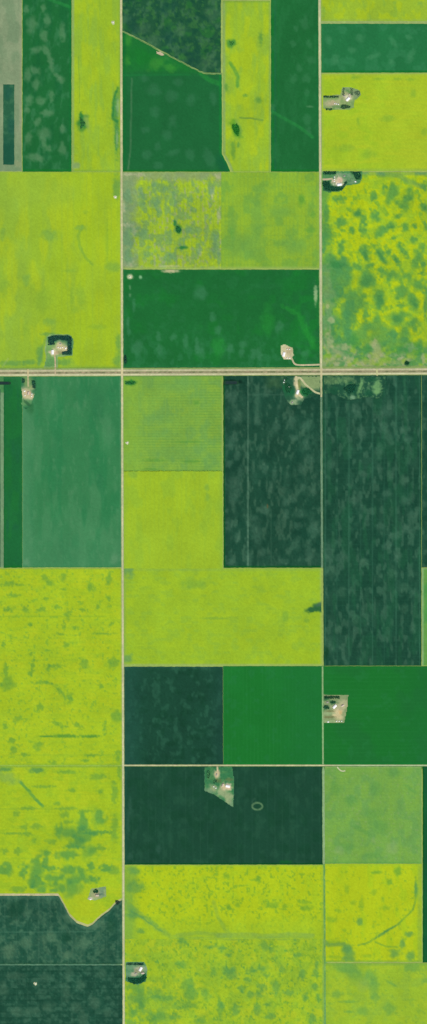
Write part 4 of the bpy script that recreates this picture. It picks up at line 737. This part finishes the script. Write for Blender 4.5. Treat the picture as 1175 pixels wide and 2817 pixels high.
foliage('shelterbelt', 'dark U shaped tree belt around the farmyard above the highway on the left', 'trees', [[(133, 928), (150, 923), (186, 923), (197, 928), (197, 976), (170, 976), (172, 967), (186, 966), (186, 938), (164, 934), (150, 938), (150, 948), (133, 950)]], tone=(.010, .045, .035))
foliage('shelterbelt', 'dark trees flanking the drive of the far left farmyard below the highway', 'trees', [R4(61, 1042, 68, 1054), [(88, 1048), (97, 1046), (98, 1070), (90, 1066)]], tone=(.010, .05, .03))
foliage('shelterbelt', 'bright specked trees left of the forked drive below the highway', 'trees', [EL(793, 1067, 9, 15, -20), EL(786, 1043, 6, 6)], tone=(.012, .07, .03), dens=40)
foliage('shelterbelt', 'small green tree block between the two drives below the highway by the east road', 'trees', [[(832, 1078), (838, 1066), (850, 1068), (860, 1078), (846, 1088), (836, 1086)]], tone=(.010, .09, .03))
foliage('shelterbelt', 'dark hedge along the top edge of the small square farmyard in the bright green field', 'trees', [R4(893, 1915, 934, 1922)], tone=(.008, .045, .02))
foliage('shelterbelt', 'loose dark trees among the roofs of the small square farmyard', 'trees', [EL(898, 1946, 8, 5), EL(917, 1932, 7, 4)], tone=(.012, .06, .03), dens=40)
foliage('shelterbelt', 'dark hedge along the top edge of the small bottom farmyard by the west road', 'trees', [R4(349, 2649, 396, 2655)], tone=(.012, .05, .03), dens=36)
foliage('shelterbelt', 'thick dark trees along the bottom edge of the small bottom farmyard by the west road', 'trees', [[(352, 2688), (366, 2692), (384, 2690), (400, 2678), (404, 2690), (392, 2704), (370, 2708), (354, 2700)]], tone=(.008, .06, .03))
foliage('shelterbelt', 'green trees scattered inside the wedge shaped farmyard', 'trees', [EL(592, 2150, 5, 6), EL(574, 2130, 5, 10)], tone=(.02, .08, .04), dens=60)
foliage('tree_clump', 'single dark tree clump at the small yard above the curved pale edge', 'trees', [EL(264, 2452, 7, 5)], kind=None, tone=(.008, .06, .025), dens=22)
foliage('tree_clump', 'dark green trees in the top left corner of the light olive green field', 'trees', [R4(345, 1049, 374, 1057)], kind=None, tone=(.016, .10, .03), dens=60)
BK = dict(kind=None, hgt=4.5, crown=3.8, zb=1.2)
foliage('bush_clump', 'small round dark bush, topmost in the tall canola strip', 'bush', [EL(637, 119, 6, 6)], tone=(.02, .11, .03), dens=60, **BK)
foliage('bush_clump', 'large solid dark green bush, lower part of the tall canola strip', 'bush', [EL(650, 356, 9, 16, -18)], tone=(.014, .12, .016), dens=30, **BK)
foliage('bush_clump', 'wedge shaped dark bush in the tall canola strip by the west road', 'bush', [[(221, 322), (236, 340), (222, 356)]], tone=(.02, .10, .03), dens=40, **BK)
foliage('bush_clump', 'dark green bush in the middle of the weedy grey patched field', 'bush', [EL(491, 632, 7, 10, -20)], tone=(.014, .10, .035), dens=36, **BK)
foliage('bush_clump', 'small black green bush near the highway under the dappled canola field', 'bush', [EL(1119, 999, 5, 4.5)], tone=(.008, .05, .02), dens=22, **BK)
foliage('bush_clump', 'oval dark thicket in the rough ground below the highway right of the east road', 'bush', [EL(964, 1069, 17, 12, -25)], kind=None, hgt=5, crown=3.2, tone=(.008, .055, .03), dens=30)
foliage('bush_clump', 'dark bushes at the upper left corner of the wide deep green field beside the highway', 'bush', [EL(344.5, 988, 3.5, 11)], tone=(.012, .05, .03), dens=30, **BK)
foliage('bush_clump', 'dark bush beside the west road at the upper right corner of the curved edge field', 'bush', [EL(323, 2482, 6, 6)], tone=(.016, .04, .03), dens=30, **BK)

# =================================================================== BUILDINGS
def part(name, V, F, m, parent, **k): return mesh_obj(name, np.array(V, float), F, m, parent=parent, **k)
def box(x0, y0, z0, x1, y1, z1):
    V = [(x0, y0, z0), (x1, y0, z0), (x1, y1, z0), (x0, y1, z0), (x0, y0, z1), (x1, y0, z1), (x1, y1, z1), (x0, y1, z1)]
    return V, [(0, 3, 2, 1), (4, 5, 6, 7), (0, 1, 5, 4), (1, 2, 6, 5), (2, 3, 7, 6), (3, 0, 4, 7)]
def gable_wall(l, w, h, r):
    a, b = l / 2, w / 2
    V = [(-a, -b, 0), (a, -b, 0), (a, b, 0), (-a, b, 0), (-a, -b, h), (a, -b, h), (a, b, h), (-a, b, h), (-a, 0, h + r), (a, 0, h + r)]
    return V, [(0, 1, 5, 4), (2, 3, 7, 6), (1, 2, 6, 9, 5), (3, 0, 4, 8, 7)]
def gable_roof(l, w, h, r, ov=.5, t=.2):
    a, b = l / 2 + ov, w / 2 + ov; d = r * ov / (w / 2)
    V = []
    for z in (0.03, t + .03): V += [(-a, -b, h - d + z), (a, -b, h - d + z), (a, 0, h + r + z), (-a, 0, h + r + z), (a, b, h - d + z), (-a, b, h - d + z)]
    F = [(0, 3, 2, 1), (3, 5, 4, 2), (6, 7, 8, 9), (9, 8, 10, 11), (0, 1, 7, 6), (4, 5, 11, 10), (1, 2, 8, 7), (2, 4, 10, 8), (3, 0, 6, 9), (5, 3, 9, 11)]
    return V, F
def empty(name): o = bpy.data.objects.new(name, None); col.objects.link(o); return o
def make_house(roof):
    t = empty('farmhouse'); part('wall', *gable_wall(14, 9, 3.4, 2.4), M['wall'], t)
    rf = part('roof', *gable_roof(14, 9, 3.4, 2.4), roof, t); part('chimney', *box(3, .8, 5, 3.8, 1.6, 7), M['red'], rf)
    d = part('door', *box(-.5, -4.58, 0, .5, -4.502, 2.1), M['door'], t); part('handle', *box(.3, -4.66, 1, .38, -4.582, 1.1), M['tin'], d)
    for x in (-5, -2.8, 3, 5.2):
        w = part('window', *box(x - .7, -4.56, 1.1, x + .7, -4.502, 2.4), M['wall'], t); part('pane', *box(x - .6, -4.60, 1.2, x + .6, -4.562, 2.3), M['glass'], w)
    return t
def make_shed(l, w, h, r, roof, wall, name='machine_shed'):
    t = empty(name); part('wall', *gable_wall(l, w, h, r), wall, t); part('roof', *gable_roof(l, w, h, r), roof, t)
    part('sliding_door', *box(l / 2 + .003, -w * .3, 0, l / 2 + .12, w * .3, h * .9), M['white'], t); return t
def make_bin():
    t = empty('grain_bin'); n = 20; R_ = 4.2; V = []; F = []
    for z in (0, 1.4, 2.8, 4.2, 5.6):
        for k_ in range(n): a = 2 * math.pi * k_ / n; V.append((R_ * math.cos(a), R_ * math.sin(a), z))
    for r_ in range(4):
        for k_ in range(n): F.append((r_ * n + k_, r_ * n + (k_ + 1) % n, (r_ + 1) * n + (k_ + 1) % n, (r_ + 1) * n + k_))
    part('bin_wall', V, F, M['tin'], t)
    V = [((R_ + .2) * math.cos(2 * math.pi * k_ / n), (R_ + .2) * math.sin(2 * math.pi * k_ / n), 5.62) for k_ in range(n)] + [(.5 * math.cos(2 * math.pi * k_ / n), .5 * math.sin(2 * math.pi * k_ / n), 7.5) for k_ in range(n)]
    F = [(k_, (k_ + 1) % n, n + (k_ + 1) % n, n + k_) for k_ in range(n)] + [tuple(range(n, 2 * n))]
    rf = part('roof', V, F, M['white'], t); part('hatch', *box(-.4, -.4, 7.51, .4, .4, 7.8), M['tin'], rf)
    part('door', *box(R_ - .05, -.5, .6, R_ + .1, .5, 1.9), M['white'], t)
    part('ladder', *box(-.25, R_ + .05, .3, .25, R_ + .2, 5.6), M['tin'], t)
    return t
def copy_tree(o, parent=None):
    c = o.copy(); col.objects.link(c)
    if parent: c.parent = parent
    for ch in list(o.children): copy_tree(ch, c)
    return c
PROTO = {'house': make_house(M['shingle']), 'bin': make_bin(),
         'shed': make_shed(34, 18, 5, 3, M['white'], M['tin']), 'barn': make_shed(24, 13, 5, 4, M['tan'], M['red'], 'barn'),
         'small': make_shed(12, 8, 3, 1.6, M['white'], M['wall'], 'garage')}
CAT = {'house': 'house', 'bin': 'grain bin', 'shed': 'shed', 'barn': 'barn', 'small': 'garage'}
USED = set()
def put(kind, x, y, rot, label, group=None, z=.84):
    if kind in USED: o = copy_tree(PROTO[kind])
    else: o = PROTO[kind]; USED.add(kind)
    o.location = (wx(x), wy(y), z); o.rotation_euler = (0, 0, math.radians(rot))
    tag(o, label, CAT[kind], group)
    return o
def bins(pts, label, group, z=.84):
    for i, (x, y) in enumerate(pts): put('bin', x, y, 37 * i, label, group, z)
# upper right farmyard
put('shed', 957, 273, 45, 'white roofed shed, brightest roof of the upper right farmyard', 'machine sheds')
put('house', 947, 264, 10, 'grey roofed house beside the bright shed in the upper right farmyard', 'farmhouses')
put('barn', 962, 263, 100, 'tan roofed barn just above the bright shed in the upper right farmyard', 'barns')
bins([(921, 285), (926, 286), (931, 287)], 'round steel grain bin beside the drive of the upper right farmyard', 'grain bins of the upper right farmyard')
# farmyard at the corner of the dappled field
put('shed', 934, 508, 8, 'white roofed shed at the bottom of the farmyard beside the dappled field', 'machine sheds')
put('house', 948, 484, 0, 'grey roofed house between tree belts in the farmyard beside the dappled field', 'farmhouses')
put('small', 978, 500, -20, 'small white roofed garage at the right end of the farmyard beside the dappled field', 'garages')
bins([(920, 487), (920, 493), (920, 499)], 'round steel grain bin on the beige yard beside the dappled field', 'grain bins beside the dappled field')
# farmyard above the highway, left
put('shed', 145, 969, 90, 'very bright white roofed shed at the mouth of the tree ringed farmyard', 'machine sheds')
put('house', 166, 946, 0, 'grey roofed house inside the tree ringed farmyard above the highway', 'farmhouses')
put('small', 181, 958, 50, 'small white roofed garage inside the tree ringed farmyard above the highway', 'garages')
bins([(160, 956), (166, 957), (172, 956)], 'round steel grain bin in the row inside the tree ringed farmyard', 'grain bins of the tree ringed farmyard')
# far left farmyard below the highway
put('barn', 78, 1082, 80, 'tan roofed barn in the middle of the far left farmyard below the highway', 'barns')
put('small', 68, 1076, 30, 'small white roofed garage on the far left farmyard below the highway', 'garages')
bins([(88, 1084), (87, 1090), (69, 1088)], 'round steel grain bin at the rim of the far left farmyard', 'grain bins of the far left farmyard')
# bin yard above the highway
put('shed', 781, 975, 75, 'white roofed shed on the pale gravel pad in the wide deep green field', 'machine sheds')
bins([(790, 985), (797, 985), (790, 961), (797, 961)], 'round steel grain bin on the large pale gravel pad above the highway', 'grain bins of the pale gravel pad')
# farmyard below the highway by the east road
put('house', 804, 1107, 60, 'grey roofed house at the lower end of the farmyard with the forked drive', 'farmhouses')
put('small', 795, 1064, 0, 'small white roofed garage among the trees left of the drive below the highway', 'garages')
put('shed', 819, 1079, 70, 'white roofed shed where the two drives meet below the highway', 'machine sheds')
bins([(781, 1052), (783, 1046)], 'round steel grain bin among the trees near the highway by the east road', 'grain bins among the trees by the highway')
# square farmyard
put('house', 901, 1932, 0, 'grey roofed house under the top hedge of the small square farmyard', 'farmhouses')
put('shed', 921, 1944, 45, 'white roofed shed set at a slant in the small square farmyard', 'machine sheds')
put('barn', 943, 1941, 30, 'tan roofed barn at the upper right of the small square farmyard', 'barns')
put('small', 903, 1986, 0, 'small white roofed garage in the lower left corner of the small square farmyard', 'garages')
bins([(926, 1984), (933, 1984), (940, 1984)], 'round steel grain bin along the bottom of the small square farmyard', 'grain bins of the small square farmyard')
# wedge farmyard
put('house', 596, 2131, 80, 'grey roofed house at the end of the drive of the wedge shaped farmyard', 'farmhouses')
put('shed', 627, 2163, -10, 'white roofed shed at the right side of the wedge shaped farmyard', 'machine sheds')
put('barn', 613, 2160, 70, 'tan roofed barn left of the white shed in the wedge shaped farmyard', 'barns')
bins([(588, 2164), (594, 2168)], 'round steel grain bin at the left side of the wedge shaped farmyard', 'grain bins of the wedge shaped farmyard')
# little yard above the curved edge
put('small', 249, 2474, 15, 'small white roofed garage of the yard above the curved pale edge', 'garages')
put('barn', 268, 2463, 0, 'tan roofed barn of the yard above the curved pale edge', 'barns')
# bottom farmyard
put('house', 373, 2678, 40, 'grey roofed house of the small farmyard at the bottom by the west road', 'farmhouses')
put('shed', 387, 2666, 60, 'white roofed shed of the small farmyard at the bottom by the west road', 'machine sheds')
put('barn', 393, 2677, 10, 'tan roofed barn of the small bottom farmyard by the west road', 'barns')
# lone bins at the field edges, each on a little gravel pad
def lone(x, y, label, pts):
    o = patch('gravel_pad', EL(x, y, 5, 5), (196, 200, 158), [], 'gravel', z=1.95); tag(o, kind='structure')
    bins(pts, label, None, 1.9) if len(pts) == 1 else bins(pts, label, 'grain bins ' + label.split(' on ')[-1], 1.9)
lone(311, 62, 'lone pale grain bin in the tall canola strip by the west road', [(311, 62)])
lone(318, 542, 'lone pale grain bin in the big plain canola field by the west road', [(318, 542)])
lone(350, 1219, 'lone pale grain bin in the light olive green field by the west road', [(350, 1218)])
lone(98, 2706, 'lone pale grain bin in the dark teal field of the lower left corner', [(98, 2706)])
lone(358, 762, 'lone pale grain bin in the upper left corner of the wide deep green field', [(358, 762)])

# =================================================================== CAMERA, LIGHT
D = 40000.0
cam = bpy.data.cameras.new('camera'); co = bpy.data.objects.new('camera', cam); col.objects.link(co); sc.camera = co
cam.sensor_fit = 'VERTICAL'; cam.sensor_height = 24; cam.sensor_width = 24; cam.lens = 24 * D / (H * S)
cam.clip_start = 100; cam.clip_end = 200000
co.location = (0, 0, D); co.rotation_euler = (0, 0, 0)

EL_, AZ = math.radians(57), math.radians(150)
sun = bpy.data.lights.new('sun', 'SUN'); sun.energy = 4.0; sun.angle = math.radians(.5); sun.color = (1, .96, .9)
so = bpy.data.objects.new('sun', sun); col.objects.link(so)
so.rotation_euler = (math.pi / 2 - EL_, 0, math.pi - AZ)
w = bpy.data.worlds.new('World'); sc.world = w; w.use_nodes = True
nt = w.node_tree; bg = nt.nodes['Background']; sk = nt.nodes.new('ShaderNodeTexSky'); sk.sky_type = 'NISHITA'; sk.sun_disc = False
sk.sun_elevation = EL_; sk.sun_rotation = AZ
nt.links.new(sk.outputs[0], bg.inputs[0]); bg.inputs[1].default_value = .08
sc.view_settings.view_transform = 'Standard'; sc.view_settings.look = 'None'; sc.view_settings.exposure = 0; sc.view_settings.gamma = 1
sc.cycles.use_denoising = False
sc.cycles.max_bounces = 3
